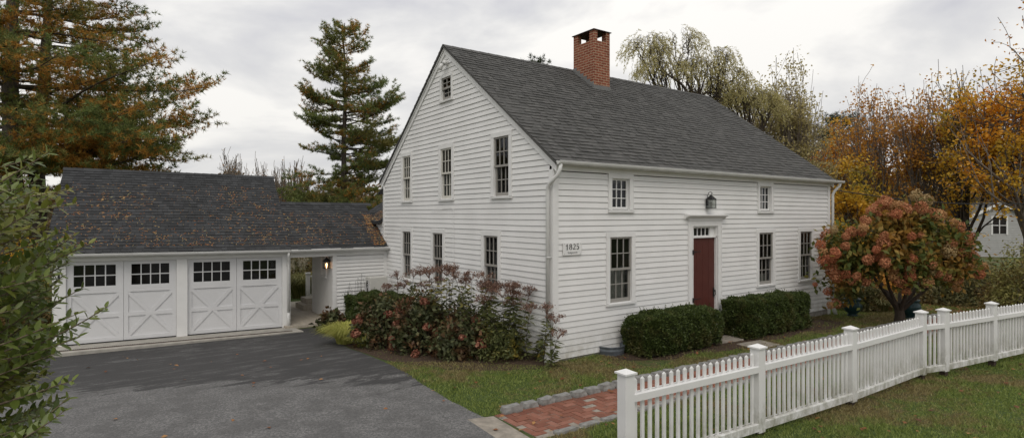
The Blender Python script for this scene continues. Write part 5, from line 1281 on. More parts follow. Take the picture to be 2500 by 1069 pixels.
mb = MB(TN); mb.box(-.62, -.5, -.02, .06, zb_n + 2.0, zb_n + 3.7); mb.box(.5, .62, -.02, .06, zb_n + 2.0, zb_n + 3.7); mb.box(-.5, .5, -.02, .06, zb_n + 3.6, zb_n + 3.7); mb.box(-.5, .5, -.02, .04, zb_n + 2.82, zb_n + 2.88); mb.box(-.03, .03, -.02, .04, zb_n + 2.1, zb_n + 3.6); wn2 = mb.build('window', MT['trim'], nh)
mb = MB(TN); mb.box(-.5, .5, -.2, -.05, zb_n + 2.05, zb_n + 3.65); mb.build('pane', MT['dark'], wn2)

# overhead cables
for i, (p, q, lab) in enumerate([((2000, 458, 22), (2640, 490, 22), 'lower overhead cable crossing behind the hydrangea tree top'), ((1950, 380, 40), (2700, 425, 30), 'upper overhead cable crossing the orange trees')]):
    A, B = at(*p), at(*q); pts = [A + (B - A) * t - np.array([0, 0, .35 * math.sin(math.pi * t)]) for t in np.linspace(0, 1, 15)]
    mb = MB(); mb.tube(pts, .020, 5); o = mb.build('overhead_cable', MT['black'], None, loc=A); tag(o, lab, 'cable')

# ------------------------------------------------------------------ clipped hedges
def hedge(label, x0, x1, y0, y1, h, n, seed, z0=None, rnd=.10, leaf=.038):
    r = np.random.default_rng(seed); cx, cy = (x0 + x1) / 2, (y0 + y1) / 2; g = float(gz(cx, cy)); t = thing('clipped_hedge', label, 'hedge', (cx, cy, g))
    hx, hy, hz = (x1 - x0) / 2, (y1 - y0) / 2, h / 2
    d = rndunit(n, r); 
    m_ = np.max(np.abs(d), axis=1, keepdims=True); cube = d / m_
    sq = cube * .72 + d * .28 * 1.25
    area = r.random(n)
    # spread points over the faces in proportion to their size
    P = np.empty((n, 3)); f = r.choice(5, n, p=np.array([hx * hy, hx * hz, hx * hz, hy * hz, hy * hz]) / (hx * hy + 2 * hx * hz + 2 * hy * hz)); u = r.uniform(-1, 1, (n, 2))
    for k, (ax, sg) in enumerate(((2, 1), (1, 1), (1, -1), (0, 1), (0, -1))):
        m2 = f == k; o_ = [a for a in (0, 1, 2) if a != ax]; P[m2, ax] = sg; P[m2, o_[0]] = u[m2, 0]; P[m2, o_[1]] = u[m2, 1]
    q = P / np.power(np.sum(np.abs(P) ** 16, axis=1, keepdims=True), 1 / 16)        # rounded edges
    S_ = np.array([hx, hy, hz]); W_ = q * S_
    bulge = .035 * np.sin(W_[:, 0] * 7 + seed) + .03 * np.sin(W_[:, 1] * 9 + W_[:, 2] * 8 + seed) + .025 * np.sin(W_[:, 0] * 17 + W_[:, 2] * 13)
    nr = unit(q * np.abs(q) ** 3); dep = np.abs(r.normal(0, .045, n)) - .02
    W_ = W_ + nr * (bulge - dep)[:, None]
    low = W_[:, 2] < -hz * .55; W_[low] -= nr[low] * (np.abs(r.normal(0, .05, low.sum())))[:, None]
    W_[:, 2] += hz + .01; keep = (W_[:, 2] > .03 + .05 * r.random(n)); W_ = W_[keep] + np.array([cx, cy, g]); nr = nr[keep]
    fast_mesh('foliage', leaves(W_, leaf, r, .6, .2, nr + np.array([0, 0, .35]), spread=.9), 4, LM['hedge'], t)
    # stray new shoots
    ns = 420; id_ = r.integers(0, len(W_), ns); pts = W_[id_]; dirs = unit(nr[id_] + np.array([0, 0, .8]) + r.normal(0, .3, (ns, 3)))
    sh = []; LP = []; LD = []
    for p, d_ in zip(pts, dirs):
        l = r.uniform(.03, .11); sh.append((np.array([p - d_ * .03, p + d_ * l]), np.array([.002, .0012]))); LP.append(p + d_ * np.linspace(.2, 1, 7)[:, None] * l); LD.append(np.tile(d_, (7, 1)))
    V1 = leaves(np.concatenate(LP), leaf * .85, r, .55, .2, np.concatenate(LD), spread=1.0); V2, F2 = tubes(sh, 3); fast_mesh('new_growth', np.concatenate([V2, V1]), 4, LM['hedge'], t, faces=np.concatenate([F2, np.arange(len(V1)).reshape(-1, 4) + len(V2)]))
    # solid dark core box, put in to block the view through the leaves
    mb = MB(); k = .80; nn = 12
    mb.box(cx - hx * .88, cx + hx * .88, cy - hy * .80, cy + hy * .80, g + .05, g + h * .90); mb.build('inner_core', simple('hedge_core_dark', (.020, .018, .010), .95, .5, 30) if 'hedge_core_dark' not in bpy.data.materials else bpy.data.materials['hedge_core_dark'], t)
    L_ = []
    for k in range(26):
        b = np.array([r.uniform(x0 + .15, x1 - .15), r.uniform(y0 + .15, y1 - .15), g - .02]); e = b + np.array([r.normal(0, .12), r.normal(0, .1), .3]); L_.append((np.array([b, e]), np.array([.012, .008])))
    wood('stems', L_, BK['grey'], t, 4)
    return t
hedge('clipped dark green box hedge under the tall window, left of the red door', 1.62, 3.86, -.86, -.14, .74, 50000, 5)
hedge('clipped dark green box hedge to the right of the red door', 4.74, 6.85, -.86, -.14, .81, 44000, 6)
hedge('rounded dark box bush closing the far end of the right-hand hedge', 6.65, 7.45, -.84, -.12, .79, 22000, 7)
hedge('dark clipped yew in front of the heat pump and breezeway wall', -1.70, -.45, 5.2, 6.25, .90, 42000, 8)

# ------------------------------------------------------------------ the hydrangea tree by the fence
LM['hyd_leaf'] = leafmat('hydrangea_leaves', [(0, (.065, .09, .022)), (.5, (.12, .145, .032)), (.8, (.22, .19, .04)), (1, (.36, .20, .04))], tint=[(0, (.20, .11, .025)), (1, (.42, .22, .045))], tscale=1.1, tpos=(.50, .62), trans=.3)
def petal_mesh(name, mat, seed, n=620, rx=1, rz=1.1, size=.12):
    r = np.random.default_rng(seed); d = rndunit(n, r); lump = 1 + .13 * np.sin(d[:, 0] * 8 + seed) * np.cos(d[:, 1] * 7 + seed) + .09 * np.sin(d[:, 2] * 10 + seed)
    rad = r.uniform(.80, 1.0, n) * lump; P = d * rad[:, None] * np.array([rx, rx, rz]); P[:, 2] *= np.where(P[:, 2] < 0, .75, 1.0)
    nr = unit(d + r.normal(0, .5, (n, 3))); s = unit(np.cross(nr, rndunit(n, r))); t = np.cross(nr, s); z = (size * r.uniform(.6, 1.15, n))[:, None]
    V = np.stack([P - s * z, P - t * z * .9, P + s * z, P + t * z * .9], 1).reshape(-1, 3)
    return V
HM = [leafmat('hydrangea_bloom_' + nm, st, trans=.15, rough=.8) for nm, st in (('rose', [(0, (0.286, 0.098, 0.044)), (.5, (0.481, 0.189, 0.091)), (1, (0.676, 0.351, 0.182))]), ('tan', [(0, (0.338, 0.156, 0.065)), (.5, (0.520, 0.273, 0.117)), (1, (0.702, 0.442, 0.208))]), ('cream', [(0, (.27, .17, .075)), (.5, (.40, .28, .13)), (1, (.52, .40, .21))]), ('brick', [(0, (0.286, 0.091, 0.044)), (.5, (0.481, 0.163, 0.078)), (1, (0.624, 0.260, 0.130))]))]
hb = at(2196, 527, 14.9)[:2]; hz_ = float(gz(*hb)); ht_ = thing('hydrangea_tree', 'large tree-form hydrangea covered in dried rose and tan flower heads behind the fence', 'hydrangea', (*hb, hz_))
r = np.random.default_rng(17); base = np.array([*hb, hz_])
W2 = {}
def hp(px, py, dd): # point of the crown given where it shows, dd metres nearer (-) or farther (+)
    return at(px, py, 14.9 + dd)
heads = []
# heads laid over a rounded crown: the top fringe, the flanks and the front
prof_top = [(2030, 640), (2005, 600), (2040, 560), (2090, 525), (2120, 490), (2165, 500), (2205, 480), (2240, 478), (2260, 500), (2290, 530), (2330, 565), (2365, 590), (2385, 625), (2395, 655), (2360, 680), (2320, 700)]
crown_c = hp(2198, 612, 0)
HL = [(468,195,22,0),(445,212,20,0),(487,205,20,1),(425,222,18,0),(520,212,20,1),(545,222,20,0),(580,172,20,2),(620,190,22,2),(600,218,22,0),(590,242,20,2),(628,238,20,0),(665,245,24,1),(480,247,18,0),(508,240,18,3),(410,228,15,0),(440,242,15,3),
 (395,265,18,0),(385,290,16,1),(340,305,20,0),(320,322,14,0),(378,308,14,3),(275,297,14,2),(225,355,18,3),(235,377,16,1),(282,385,18,3),(240,412,22,3),(265,405,18,3),(318,358,16,0),(270,448,22,0),(285,470,22,0),(318,462,16,3),(360,470,14,0),(345,488,16,0),(395,490,16,0),(205,500,9,3),(250,527,14,3),(262,578,12,1),(285,572,16,0),
 (462,320,14,0),(460,347,22,0),(432,372,14,3),(400,410,18,0),(440,400,18,3),(465,420,18,0),(495,440,20,1),(520,488,24,0),(498,470,18,1),(555,445,18,0),(560,470,18,3),(565,408,18,3),(545,526,14,0),(600,318,12,0),(565,322,14,3),(450,388,15,0),
 (720,272,16,1),(740,290,18,0),(680,285,14,1),(715,350,16,0),(760,330,20,0),(785,325,18,3),(745,385,20,0),(700,380,26,2),(780,352,18,0),(775,425,24,1),(790,395,18,0),(828,432,16,1),(815,462,18,3),(735,480,18,0),(730,515,14,1),(680,462,18,1),(635,452,18,2),(620,490,20,1),(658,460,16,0),(640,430,14,0),(722,492,16,1),(695,472,16,0)]
HJ = []
for (zx, zy, zr, j_) in HL:
    px_, py_ = 1855 + zx / 1.522, 366 + zy / 1.522; e_ = 1 - ((px_ - 2198) / 215) ** 2 - ((py_ - 600) / 140) ** 2
    dd_ = -1.6 * math.sqrt(max(.02, e_)) * r.uniform(.75, 1.05); P = hp(px_, py_, dd_); heads.append((P, zr / 1.522 * (14.9 + dd_) / 1400 * 1.06)); HJ.append(j_)
for k in range(60):
    d = unit(r.normal(size=3))
    if d @ np.array([*FWD, 0]) < .1 or d[2] < -.4: continue
    P = crown_c + d * np.array([1.8, 1.8, 1.15]) * r.uniform(.85, 1.0)
    if all(np.linalg.norm(P - q) > .40 for q, _ in heads): heads.append((P, r.uniform(.14, .20))); HJ.append(0)
lines = []
trunk = [(np.array([base + np.array([0, 0, -.1]), base + np.array([.02, 0, .25]), base + np.array([-.02, .03, .5])]), np.array([.15, .12, .11]))]
scaf = []
for k in range(7):
    a = 6.283 * k / 7 + .3; e = base + np.array([math.cos(a) * r.uniform(.5, .95), math.sin(a) * r.uniform(.5, .95), r.uniform(1.2, 1.9)]); b = base + np.array([math.cos(a) * .04, math.sin(a) * .04, .35])
    mid = (b + e) / 2 + np.array([math.cos(a) * .12, math.sin(a) * .12, .05]); pts = np.array([b, b * .6 + mid * .4, mid, e]); trunk.append((pts, np.array([.06, .05, .04, .025]))); scaf.append(pts)
for P, s in heads:
    q = min((p[-1] for p in scaf), key=lambda e: np.linalg.norm(e - P)); q2 = q + r.normal(0, .05, 3); mid = (q2 + P) / 2 + np.array([0, 0, .15]) + r.normal(0, .08, 3); lines.append((np.array([q2, mid, P]), np.array([.022, .012, .006])))
wood('trunk', trunk, BK['dark'], ht_, 8); wood('branches', lines, BK['dark'], ht_, 4)
hm = []
for j in range(4):
    for v in range(2): hm.append((petal_mesh('f', None, 50 + j * 2 + v), HM[j]))
hobj = []
for V, mt in hm:
    me = bpy.data.meshes.new('flower_head'); 
    V = np.asarray(V, np.float32); me.vertices.add(len(V)); me.vertices.foreach_set('co', V.ravel()); me.loops.add(len(V)); me.loops.foreach_set('vertex_index', np.arange(len(V), dtype=np.int32)); me.polygons.add(len(V) // 4); me.polygons.foreach_set('loop_start', np.arange(0, len(V), 4, dtype=np.int32)); me.update(calc_edges=True); me.materials.append(mt); hobj.append(me)
heads = heads[:100]
for (P, s), j in zip(heads, HJ):
    hgt = 0; w = np.array([.42, .22 + .1 * hgt, .03 + .12 * (hgt > .8), .34 - .1 * hgt]); me = hobj[j * 2 + int(r.integers(2))]
    o = bpy.data.objects.new('flower_head', me); col.objects.link(o); o.parent = ht_; o.location = P - base; o.scale = (s, s, s * r.uniform(.95, 1.25)); dd = unit(P - crown_c); o.rotation_euler = (dd[1] * -.7, dd[0] * .7, r.uniform(0, 6.28))
# leaves fill between the branches
n = 6800; tt = r.integers(0, len(lines), n); P = np.array([lines[i][0][1] * (1 - f) + lines[i][0][2] * f for i, f in zip(tt, r.uniform(.0, .74, n))]) + r.normal(0, .15, (n, 3))
fast_mesh('foliage', leaves(P, .16, r, .55, .5, np.tile([0, 0, -.5], (n, 1)), spread=1.1), 4, LM['hyd_leaf'], ht_)

# ------------------------------------------------------------------ plants in the bed beside the gable
LM['hyd_dark'] = leafmat('oval_green_leaves', [(0, (.036, .044, .016)), (.5, (.066, .076, .028)), (1, (.125, .13, .058))], tint=[(0, (.075, .036, .018)), (1, (.17, .085, .036))], tscale=1.6, tpos=(.44, .54), trans=.15)
RB = leafmat('coral_bloom', [(0, (.15, .048, .028)), (.5, (.25, .088, .052)), (1, (.40, .20, .13))], trans=.2)
Vc = petal_mesh('c', None, 5, n=150, rz=.8, size=.27)
mc = bpy.data.meshes.new('flower_head'); mc.from_pydata([tuple(map(float, v)) for v in Vc], [], [list(range(i, i + 4)) for i in range(0, len(Vc), 4)]); mc.materials.append(RB)
def flower_bush(label, c, rad, seed, nh_, n):
    t = bush('hydrangea_bush', label, 'bush', c, rad, n, .105, 'hyd_dark', seed, aspect=.55, shell=.45, stems=24, lump=.15); r = np.random.default_rng(seed + 1)
    for k in range(nh_):
        d = unit(r.normal(size=3)); d[2] = abs(d[2]) * .9 - .1
        if d @ np.array([*FWD, 0]) > .5: d[:2] *= -1
        P = d * np.array(rad) * r.uniform(.92, 1.05) * np.array([1, 1, 1.0]) + np.array([0, 0, rad[2] * .15]); s = r.uniform(.06, .125)
        o = bpy.data.objects.new('flower_head', mc); col.objects.link(o); o.parent = t; o.location = P; o.scale = (s, s, s); o.rotation_euler = (r.uniform(-.4, .4), r.uniform(-.4, .4), r.uniform(0, 6.28))
g0 = lambda x, y: (x, y, float(gz(x, y)))
flower_bush('coral-flowered hydrangea bush nearest the driveway, beside the clipped yew', g0(-1.75, 3.75), (.62, .75, 1.0), 201, 16, 2600)
flower_bush('coral-flowered hydrangea bush in the middle of the gable bed', g0(-1.45, 2.55), (.62, .75, 1.15), 203, 14, 2800)
flower_bush('low dark hydrangea bush with a few coral flowers nearest the lawn', g0(-1.05, 1.45), (.65, .62, .75), 205, 5, 2200)

# joe-pye weed: tall leafy stems with flat dark seed heads
JH = leafmat('dark_seed_head', [(0, (.095, .048, .034)), (.5, (.19, .105, .078)), (1, (.34, .23, .17))], trans=.1, rough=.9)
LM['jp'] = leafmat('lance_leaves', [(0, (.052, .064, .020)), (.5, (.10, .115, .038)), (1, (.17, .18, .062))], tint=[(0, (.14, .11, .022)), (1, (.36, .28, .045))], tscale=1.7, tpos=(.50, .62), trans=.25)
def weed(label, x, y, h, ns, seed, lean=(0, 0), spread=.2):
    r = np.random.default_rng(seed); b = np.array(g0(x, y)); t = thing('tall_weed', label, 'plant', b, 'tall dark-headed plants against the gable wall')
    st = []; LP = []; LD = []; HP = []; tw = []; HD = []
    for k in range(ns):
        p0 = b + np.array([r.normal(0, spread * .35), r.normal(0, spread * .35), -.03]); hh = h * r.uniform(.74, 1.04); e = p0 + np.array([r.normal(0, spread) + lean[0], r.normal(0, spread) + lean[1], hh])
        mid = (p0 + e) / 2 + np.array([r.normal(0, .04), r.normal(0, .04), 0]); T_ = np.linspace(0, 1, 9)[:, None]; pts = (1 - T_) ** 2 * p0 + 2 * T_ * (1 - T_) * mid + T_ ** 2 * e; st.append((pts, np.linspace(.008, .004, 9)))
        for f in np.arange(.12, .93, .058):
            q = pts[int(f * 8)] * (1 - (f * 8 % 1)) + pts[min(int(f * 8) + 1, 8)] * (f * 8 % 1); a0 = r.uniform(0, 6.28)
            for j in range(4):
                a_ = a0 + j * 1.57 + r.normal(0, .2); LP.append(q); LD.append([math.cos(a_), math.sin(a_), r.uniform(-.45, .25)])
        # branching flat head
        R_ = r.uniform(.13, .22)
        for j in range(17):
            a_ = r.uniform(0, 6.28); rr = R_ * math.sqrt(r.random()); q = e + np.array([math.cos(a_) * rr, math.sin(a_) * rr, .12 - rr * .45 + r.normal(0, .015)]); tw.append((np.array([e - np.array([0, 0, .06]), (e + q) / 2, q]), np.array([.003, .0025, .002])))
            HP.append(q + r.normal(0, .020, (17, 3)))
        HD.append((np.concatenate(HP), tw)); HP = []; tw = []
    wood('stems', st, BK['dark'], t, 4)
    LP = np.array(LP); LD = np.array(LD); fast_mesh('foliage', leaves(LP, .16, r, .27, .4, LD, spread=.35), 4, LM['jp'], t)
    for H_, T2 in HD:
        V1 = leaves(H_, .025, r, .8, .2); V2, F2 = tubes(T2, 4); fast_mesh('seed_head', np.concatenate([V2, V1]), 4, JH, t, faces=np.concatenate([F2, np.arange(len(V1)).reshape(-1, 4) + len(V2)]))
for i, (px, dep, z, ns, lab) in enumerate([(985, 13.0, 1.50, 5, 'darkest clump before the lower gable window nearest the breezeway'), (1052, 12.2, 1.55, 4, 'clump left of the middle lower window, head bent over'), (1092, 11.6, 1.62, 5, 'tallest clump right of the middle lower window'),
    (1140, 11.3, 1.55, 5, 'clump between the two nearer lower windows'), (1185, 11.0, 1.52, 5, 'clump left of the lower window nearest the corner'), (1228, 10.8, 1.48, 5, 'clump right of the lower window nearest the corner'),
    (1262, 10.7, 1.40, 5, 'shorter leafy clump with yellowing leaves'), (1290, 10.6, 1.05, 4, 'low yellowing clump close to the downspout')]):
    p = at(px, 527, dep); weed('tall dark-headed weed, ' + lab, p[0], p[1], z, ns, 300 + i)
p = at(1325, 527, 10.1); weed('single tall stem leaning over the near corner downspout, brown head on top', p[0], p[1], 1.25, 1, 320, lean=(.12, -.02), spread=.06)
p = at(1345, 527, 10.05); weed('short stems leaning past the white corner board toward the front wall', p[0], p[1], .70, 1, 321, lean=(.18, -.12), spread=.08)
bush('bed_shrub', 'dark low leafy filler under the tall weeds near the house corner', 'bush', g0(-.62, .95), (.52, .58, .72), 3400, .075, 'jp', 330, aspect=.4, shell=.3)
bush('bed_shrub', 'dark leafy filler under the tall weeds in the middle of the bed', 'bush', g0(-.65, 2.1), (.52, .75, .95), 3600, .09, 'hyd_dark', 331, aspect=.4, shell=.3)
bush('bed_shrub', 'dark leafy filler under the tall weeds farther back by the wall', 'bush', g0(-.6, 3.7), (.5, .8, .9), 3000, .09, 'hyd_dark', 332, aspect=.4, shell=.3)
bush('broad_leaf_clump', 'broad-leaved green perennial clump at the breezeway corner', 'plant', g0(-1.95, 6.45), (.34, .42, .50), 900, .13, 'dkgreen2' if 'dkgreen2' in LM else 'hyd_dark', 333, aspect=.75)
def grass_clump(label, c, rad, n, L_, mat, seed, arch=.5, cat='grass clump', w=.006, name='grass_clump', lean=(0, 0)):
    r = np.random.default_rng(seed); c = np.array(c); t = thing(name, label, cat, c); a = r.uniform(0, 6.283, n); rr = rad * np.sqrt(r.random(n)) * .5
    b = c + np.stack([np.cos(a) * rr, np.sin(a) * rr, np.zeros(n)], 1); out = np.stack([np.cos(a), np.sin(a), np.zeros(n)], 1) + r.normal(0, .35, (n, 3)) * np.array([1, 1, 0]) + np.array([lean[0], lean[1], 0]); Lb = (L_ * r.uniform(.55, 1.1, n))[:, None]
    s = np.cross(unit(out), [0, 0, 1.]); s = unit(s) * w
    V = []; F = []; prev = b; pts = [b]
    for k, (o_, u_) in enumerate(((.15, .42), (.45 * arch, .30), (.60 * arch, -.16 * arch))): prev = prev + out * Lb * o_ * .6 + np.array([0, 0, 1.]) * Lb * u_; pts.append(prev)
    ws = (1, .9, .6, .1); V = np.stack([q for p, k in zip(pts, ws) for q in (p - s * k, p + s * k)], 1).reshape(-1, 3); i = np.arange(n)[:, None] * 8
    F = np.concatenate([np.stack([i + 2 * j, i + 2 * j + 1, i + 2 * j + 3, i + 2 * j + 2], -1).reshape(-1, 4) for j in range(3)])
    o = fast_mesh('blades', V, 4, mat, t, faces=F); return t
YG = leafmat('golden_grass', [(0, (.24, .26, .05)), (.5, (.42, .42, .09)), (1, (.60, .57, .18))], trans=.3)
grass_clump('arching golden-green grass clump at the driveway edge, larger', g0(-2.22, 4.65), .42, 2400, .58, YG, 1, .9, w=.005, lean=(-.15, -.1))
grass_clump('small golden-green grass clump to the right of the larger one', g0(-2.12, 3.95), .26, 800, .40, YG, 2, .9, w=.005, lean=(-.2, -.1))
pg_ = leafmat('tall_plume_grass', [(0, (.10, .11, .03)), (.5, (.17, .17, .055)), (1, (.28, .25, .11))], trans=.3)
q = at(742, 527, 21.2); grass_clump('tall ornamental grass with pale plumes behind the breezeway', (q[0], q[1], float(gz(q[0], q[1]))), .8, 1600, 1.1, pg_, 3, .6, w=.012, name='plume_grass')
r = np.random.default_rng(5); P = np.array([q[0], q[1], 0]) + r.normal(0, .28, (14, 3)) * np.array([1, 1, 0]) ; pl = []
for p in P: h_ = r.uniform(.9, 1.25); pl.append(np.stack([p[0] + r.normal(0, .03, 60), p[1] + r.normal(0, .03, 60), float(gz(p[0], p[1])) + h_ + np.linspace(0, .3, 60)], 1))
o = fast_mesh('plumes', leaves(np.concatenate(pl), .07, r, .25, 1), 4, leafmat('pale_plume', [(0, (.30, .27, .20)), (1, (.48, .44, .34))]), bpy.data.objects['plume_grass'])
for i, (px, dep) in enumerate(((2125, 18), (2150, 17), (2172, 19))):
    q = at(px, 527, dep); grass_clump(['strappy pale green daylily clump nearest the blue urn beyond the walk', 'strappy pale green daylily clump in the middle beyond the walk', 'strappy pale green daylily clump just left of the hydrangea trunk'][i], (q[0], q[1], float(gz(q[0], q[1]))), .35, 260, .55, pg_, 10 + i, .7, w=.012, name='daylily_clump')

# blue-green glazed urn by the far corner, and pot behind the hydrangea
glz = simple('blue_green_glaze', (.020, .055, .060), .3, .3, 6)
def urn(label, x, y, s):
    g = float(gz(x, y)); t = thing('glazed_urn', label, 'urn', (x, y, g)); mb = MB()
    mb.lathe(x, y, [(.13 * s, g), (.14 * s, g + .03 * s), (.10 * s, g + .07 * s), (.20 * s, g + .16 * s), (.25 * s, g + .28 * s), (.23 * s, g + .38 * s), (.19 * s, g + .44 * s), (.22 * s, g + .48 * s), (.215 * s, g + .50 * s), (.18 * s, g + .49 * s), (.17 * s, g + .40 * s)], 24); mb.build('body', glz, t, smooth=True)
    mb = MB(); mb.lathe(x, y, [(.18 * s, g + .43 * s), (.17 * s, g + .445 * s)], 16); mb.build('soil', MT['mulch'], t)
    r = np.random.default_rng(int(x * 10)); P = np.array([x, y, g + .5 * s]) + r.normal(0, .07 * s, (160, 3)) * np.array([1, 1, .8]); fast_mesh('plant', leaves(P, .09, r, .5, .5), 4, LM['hyd_leaf'], t)
urn('blue-green glazed urn standing at the far corner of the house', 10.35, -.52, 1.0)
q = at(2222, 527, 15.7); urn('blue-green glazed pot half hidden behind the hydrangea trunk and fence post', q[0], q[1], 1.05)

# ------------------------------------------------------------------ the leafy shrub that leans in at the left, close to the camera
pv = thing('privet_shrub', 'tall leafy green shrub with long arching shoots at the left edge, close to the viewer', 'shrub', (*at(-330, 527, 2.9)[:2], -.05))
r = np.random.default_rng(33); B = np.array([*at(-330, 527, 2.9)[:2], -.05])
EDG = [(365, 60), (400, 120), (430, 150), (500, 175), (560, 180), (600, 205), (640, 170), (700, 140), (750, 160), (800, 165), (850, 150), (935, 165), (1000, 150), (1060, 110), (1150, 60), (1400, 20)]
edge = lambda y: np.interp(y, [a for a, _ in EDG], [b for _, b in EDG])
shoots = []
tips = [(262, 748, 2.25), (222, 594, 2.35), (185, 497, 2.3), (190, 765, 2.2), (195, 820, 2.2), (180, 928, 2.15), (170, 968, 2.2), (160, 1000, 2.1), (168, 462, 2.5), (170, 640, 2.4), (205, 700, 2.5), (120, 372, 2.0), (92, 380, 2.3)]
for k in range(200):
    y = r.uniform(395, 1400); x = min(edge(y) - abs(r.normal(0, 60)), edge(y)) if k % 3 else r.uniform(-160, 60); tips.append((x, y, r.uniform(2.1, 3.2)))
for (x, y, dep) in tips:
    e = at(x, y, dep); L_ = r.uniform(.45, .75)
    d = unit(np.array([*(RGT * r.uniform(.6, 1.0) - FWD * r.uniform(-.3, .35)), r.uniform(.15, .62)]))
    if y < 420: d = unit(np.array([*(RGT * .75), .25 + r.uniform(0, .5)]))
    m = 9; pts = [e]; dd = d.copy()
    for i in range(m): dd = unit(dd - np.array([0, 0, r.uniform(-.02, .07)]) + r.normal(0, .03, 3)); pts.append(pts[-1] - dd * L_ / m)
    q = pts[-1]; base = B + np.array([r.normal(0, .25), r.normal(0, .25), 0]); base[2] = -.1
    full = np.array(pts[::-1]); lo = np.array([base, base * .55 + q * .45 + np.array([0, 0, .18 * (q[2] - base[2])]), ]); shoots.append((np.concatenate([lo, full]), np.r_[.014, .009, np.linspace(.0055, .0015, m + 1)], full))
wood('stems', [(a, b) for a, b, _ in shoots], BK['tan'], pv, 5)
LV = []; LF = []
def leaf6(P, D, Nn, L_, w):
    """curved leaf blades with a folded midrib; arrays of N"""
    S_ = unit(np.cross(D, Nn)); Nn = np.cross(S_, D); L_ = L_[:, None]; w = w[:, None]
    c = lambda t, s, h: P + D * L_ * t + S_ * w * s + Nn * (h * L_)
    base = c(0, 0, 0); tip = c(1, 0, -.10); m_ = c(.5, 0, -.045)
    l1, l2 = c(.30, .42, .03), c(.68, .36, -.01); r1, r2 = c(.30, -.42, .03), c(.68, -.36, -.01)
    return np.stack([base, l1, l2, tip, m_, r1, r2], 1).reshape(-1, 3)
PP = []; DD = []; NN = []; LL = []
for a, b, full in shoots:
    seg = np.r_[0, np.cumsum(np.linalg.norm(np.diff(full, axis=0), axis=1))]; s_ = .0; ph = r.uniform(0, 3); tot = seg[-1]; k = 0; nn_ = int(tot / .027)
    for k in range(nn_):
        s_ = tot * (k + .6) / nn_; p = np.array([np.interp(s_, seg, full[:, j]) for j in range(3)]); i = min(np.searchsorted(seg, s_), len(full) - 1); d = unit(full[i] - full[i - 1])
        ax = unit(np.cross(d, [0, 0, 1.])); upv = np.cross(ax, d); a0 = ph + (math.pi / 2 if k % 2 else 0)
        for sgn in (1, -1):
            side = (ax * math.cos(a0) + upv * math.sin(a0)) * sgn; ld = unit(d * .75 + side * .8 + np.array([0, 0, .12]) + r.normal(0, .12, 3)); PP.append(p); DD.append(ld); NN.append(unit(np.array([0, 0, 1.]) + d * .3 - side * .35 + r.normal(0, .25, 3))); LL.append(.070 * r.uniform(.8, 1.15) * (1 - .45 * (s_ / tot) ** 4) * (.9 if r.random() > .03 else 0.01))
PP, DD, NN, LL = map(np.array, (PP, DD, NN, LL)); V = leaf6(PP, DD, NN, LL, LL * .50)
i = np.arange(len(PP))[:, None] * 7; F = np.concatenate([i + np.array([[0, 1, 2, 3, 4]]), i + np.array([[0, 4, 3, 6, 5]])])
fast_mesh('foliage', V, 5, LM['privet'], pv, faces=F)

# ------------------------------------------------------------------ grass and litter on the ground
def inside_lawn(X, Y):
    ed = np.interp(Y, [p[1] for p in EDGE[::-1]], [p[0] for p in EDGE[::-1]]); ok = X > ed + r.normal(0, .03, X.shape)
    ok &= ~((X > -.05) & (X < W + .05) & (Y > -.02)); wy = walk_edge(X); ok &= ~((X > -2.75) & (X < X1) & (np.abs(Y - wy) < .50))
    ok &= ~((X > 1.2) & (X < 9.0) & (Y > -1.1 + .12 * np.sin(X * 3)) & (r.random(X.shape) > .06)); ok &= ~((X < -.05) & (Y > -.10 - .95 * (X + .3) + .0) & (r.random(X.shape) > .02))
    return ok
r = np.random.default_rng(55); n = 520000
dist = 3.5 + 17 * r.random(n) ** .85; lat = r.uniform(-.35, .95, n) * dist
XY = CAM[:2] + dist[:, None] * FWD + lat[:, None] * RGT; ok = inside_lawn(XY[:, 0], XY[:, 1]) & (XY[:, 0] > -3.2); XY = XY[ok]; dist = dist[ok]; n = len(XY)
P = np.stack([XY[:, 0], XY[:, 1], gz(XY[:, 0], XY[:, 1]) + .002], 1); d = unit(r.normal(0, .55, (n, 3)) * np.array([1, 1, 0]) + np.array([0, 0, .75])); s = unit(np.cross(d, rndunit(n, r))) * (.0022 + .00035 * dist)[:, None]
hm_ = np.sin(P[:, 0] * 2.1 + np.sin(P[:, 1] * 1.7)) * np.sin(P[:, 1] * 2.6 + 1) + np.sin(P[:, 0] * 6.3) * np.sin(P[:, 1] * 5.7) * .6; ln = (.048 * r.uniform(.5, 1.3, n) * (1 + .38 * hm_))[:, None]
gm = Mat('lawn_blades'); v = gm.coord(); g = gm.n('ShaderNodeNewGeometry'); a_ = gm.noise(v, .6, 6, .65); b_ = gm.noise(v, 6, 5, .7)
green = gm.ramp(g.outputs['Random Per Island'], [(0, (.095, .145, .026)), (.5, (.175, .24, .046)), (1, (.31, .36, .095))]); brn = gm.ramp(g.outputs['Random Per Island'], [(0, (.14, .10, .042)), (.5, (.27, .20, .088)), (1, (.40, .32, .16))])
c = gm.mix(gm.ramp(gm.math('ADD', gm.math('MULTIPLY', a_, .7), gm.math('MULTIPLY', b_, .3)), [(.482, (.05, .05, .05)), (.555, (.85, .85, .85))]), green, brn); gm.color(c); gm.rough(.6)
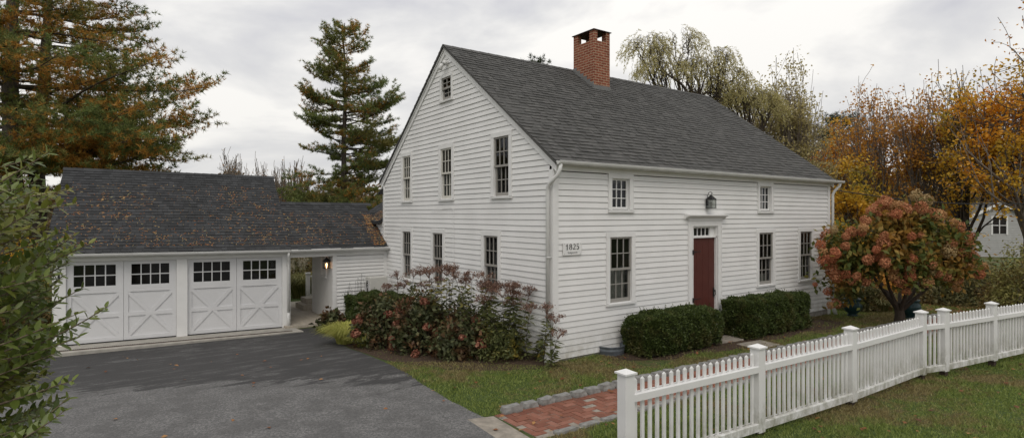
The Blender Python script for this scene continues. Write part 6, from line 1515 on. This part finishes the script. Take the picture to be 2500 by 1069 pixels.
t_ = gm.n('ShaderNodeBsdfTranslucent'); gm.l(c, t_.inputs['Color']); x_ = gm.n('ShaderNodeMixShader'); x_.inputs[0].default_value = .25; gm.l(gm.b.outputs[0], x_.inputs[1]); gm.l(t_.outputs[0], x_.inputs[2]); gm.l(x_.outputs[0], gm.o.inputs[0])
tag(fast_mesh('grass_blades', np.stack([P - s, P + s, P + d * ln], 1).reshape(-1, 3), 3, gm.m), kind='stuff')
# straw and needles over the beds
n = 30000; ax = r.uniform(-2.5, 10, n); ay = r.uniform(-1.5, 6.9, n); keep = ((ax < 0) & (ay > -.25 - .95 * (ax + .3)) & (ax > np.interp(ay, [p[1] for p in EDGE[::-1]], [p[0] for p in EDGE[::-1]]) + .02)) | ((ax > .8) & (ay < -.05) & (ax < 9.3)); ax, ay = ax[keep], ay[keep]; n = len(ax)
P = np.stack([ax, ay, gz(ax, ay) + r.uniform(.008, .035, n)], 1); d = unit(r.normal(0, 1, (n, 3)) * np.array([1, 1, .25])); s = unit(np.cross(d, rndunit(n, r))) * .0028; ln = r.uniform(.02, .075, n)[:, None]
tag(fast_mesh('bed_litter', np.stack([P - s, P + s, P + d * ln], 1).reshape(-1, 3), 3, leafmat('dry_straw', [(0, (.05, .028, .016)), (.5, (.12, .075, .04)), (1, (.22, .16, .09))], trans=.05)), kind='stuff')
# fallen leaves: thick on the far path, a few elsewhere
n = 5200; q = np.stack([r.uniform(12.5, 20, n), r.uniform(-9, 4, n)], 1); m1 = 420; q2 = np.stack([r.uniform(-3, 11, m1), r.uniform(-7.5, -.2, m1)], 1); m2 = 26; q3 = np.stack([r.uniform(-7, -2.7, m2), r.uniform(-1, 6.5, m2)], 1); q = np.concatenate([q, q2, q3]); n = len(q)
P = np.stack([q[:, 0], q[:, 1], gz(q[:, 0], q[:, 1]) + .022 + r.uniform(0, .015, n)], 1)
tag(fast_mesh('fallen_leaves', leaves(P, .075, r, .75, 2.0, r.normal(0, 1, (n, 3)) * np.array([1, 1, .15]), spread=.1), 4, leafmat('fallen_leaf_colours', [(0, (.10, .035, .014)), (.5, (.24, .09, .03)), (1, (.38, .20, .07))], trans=.1)), kind='stuff')
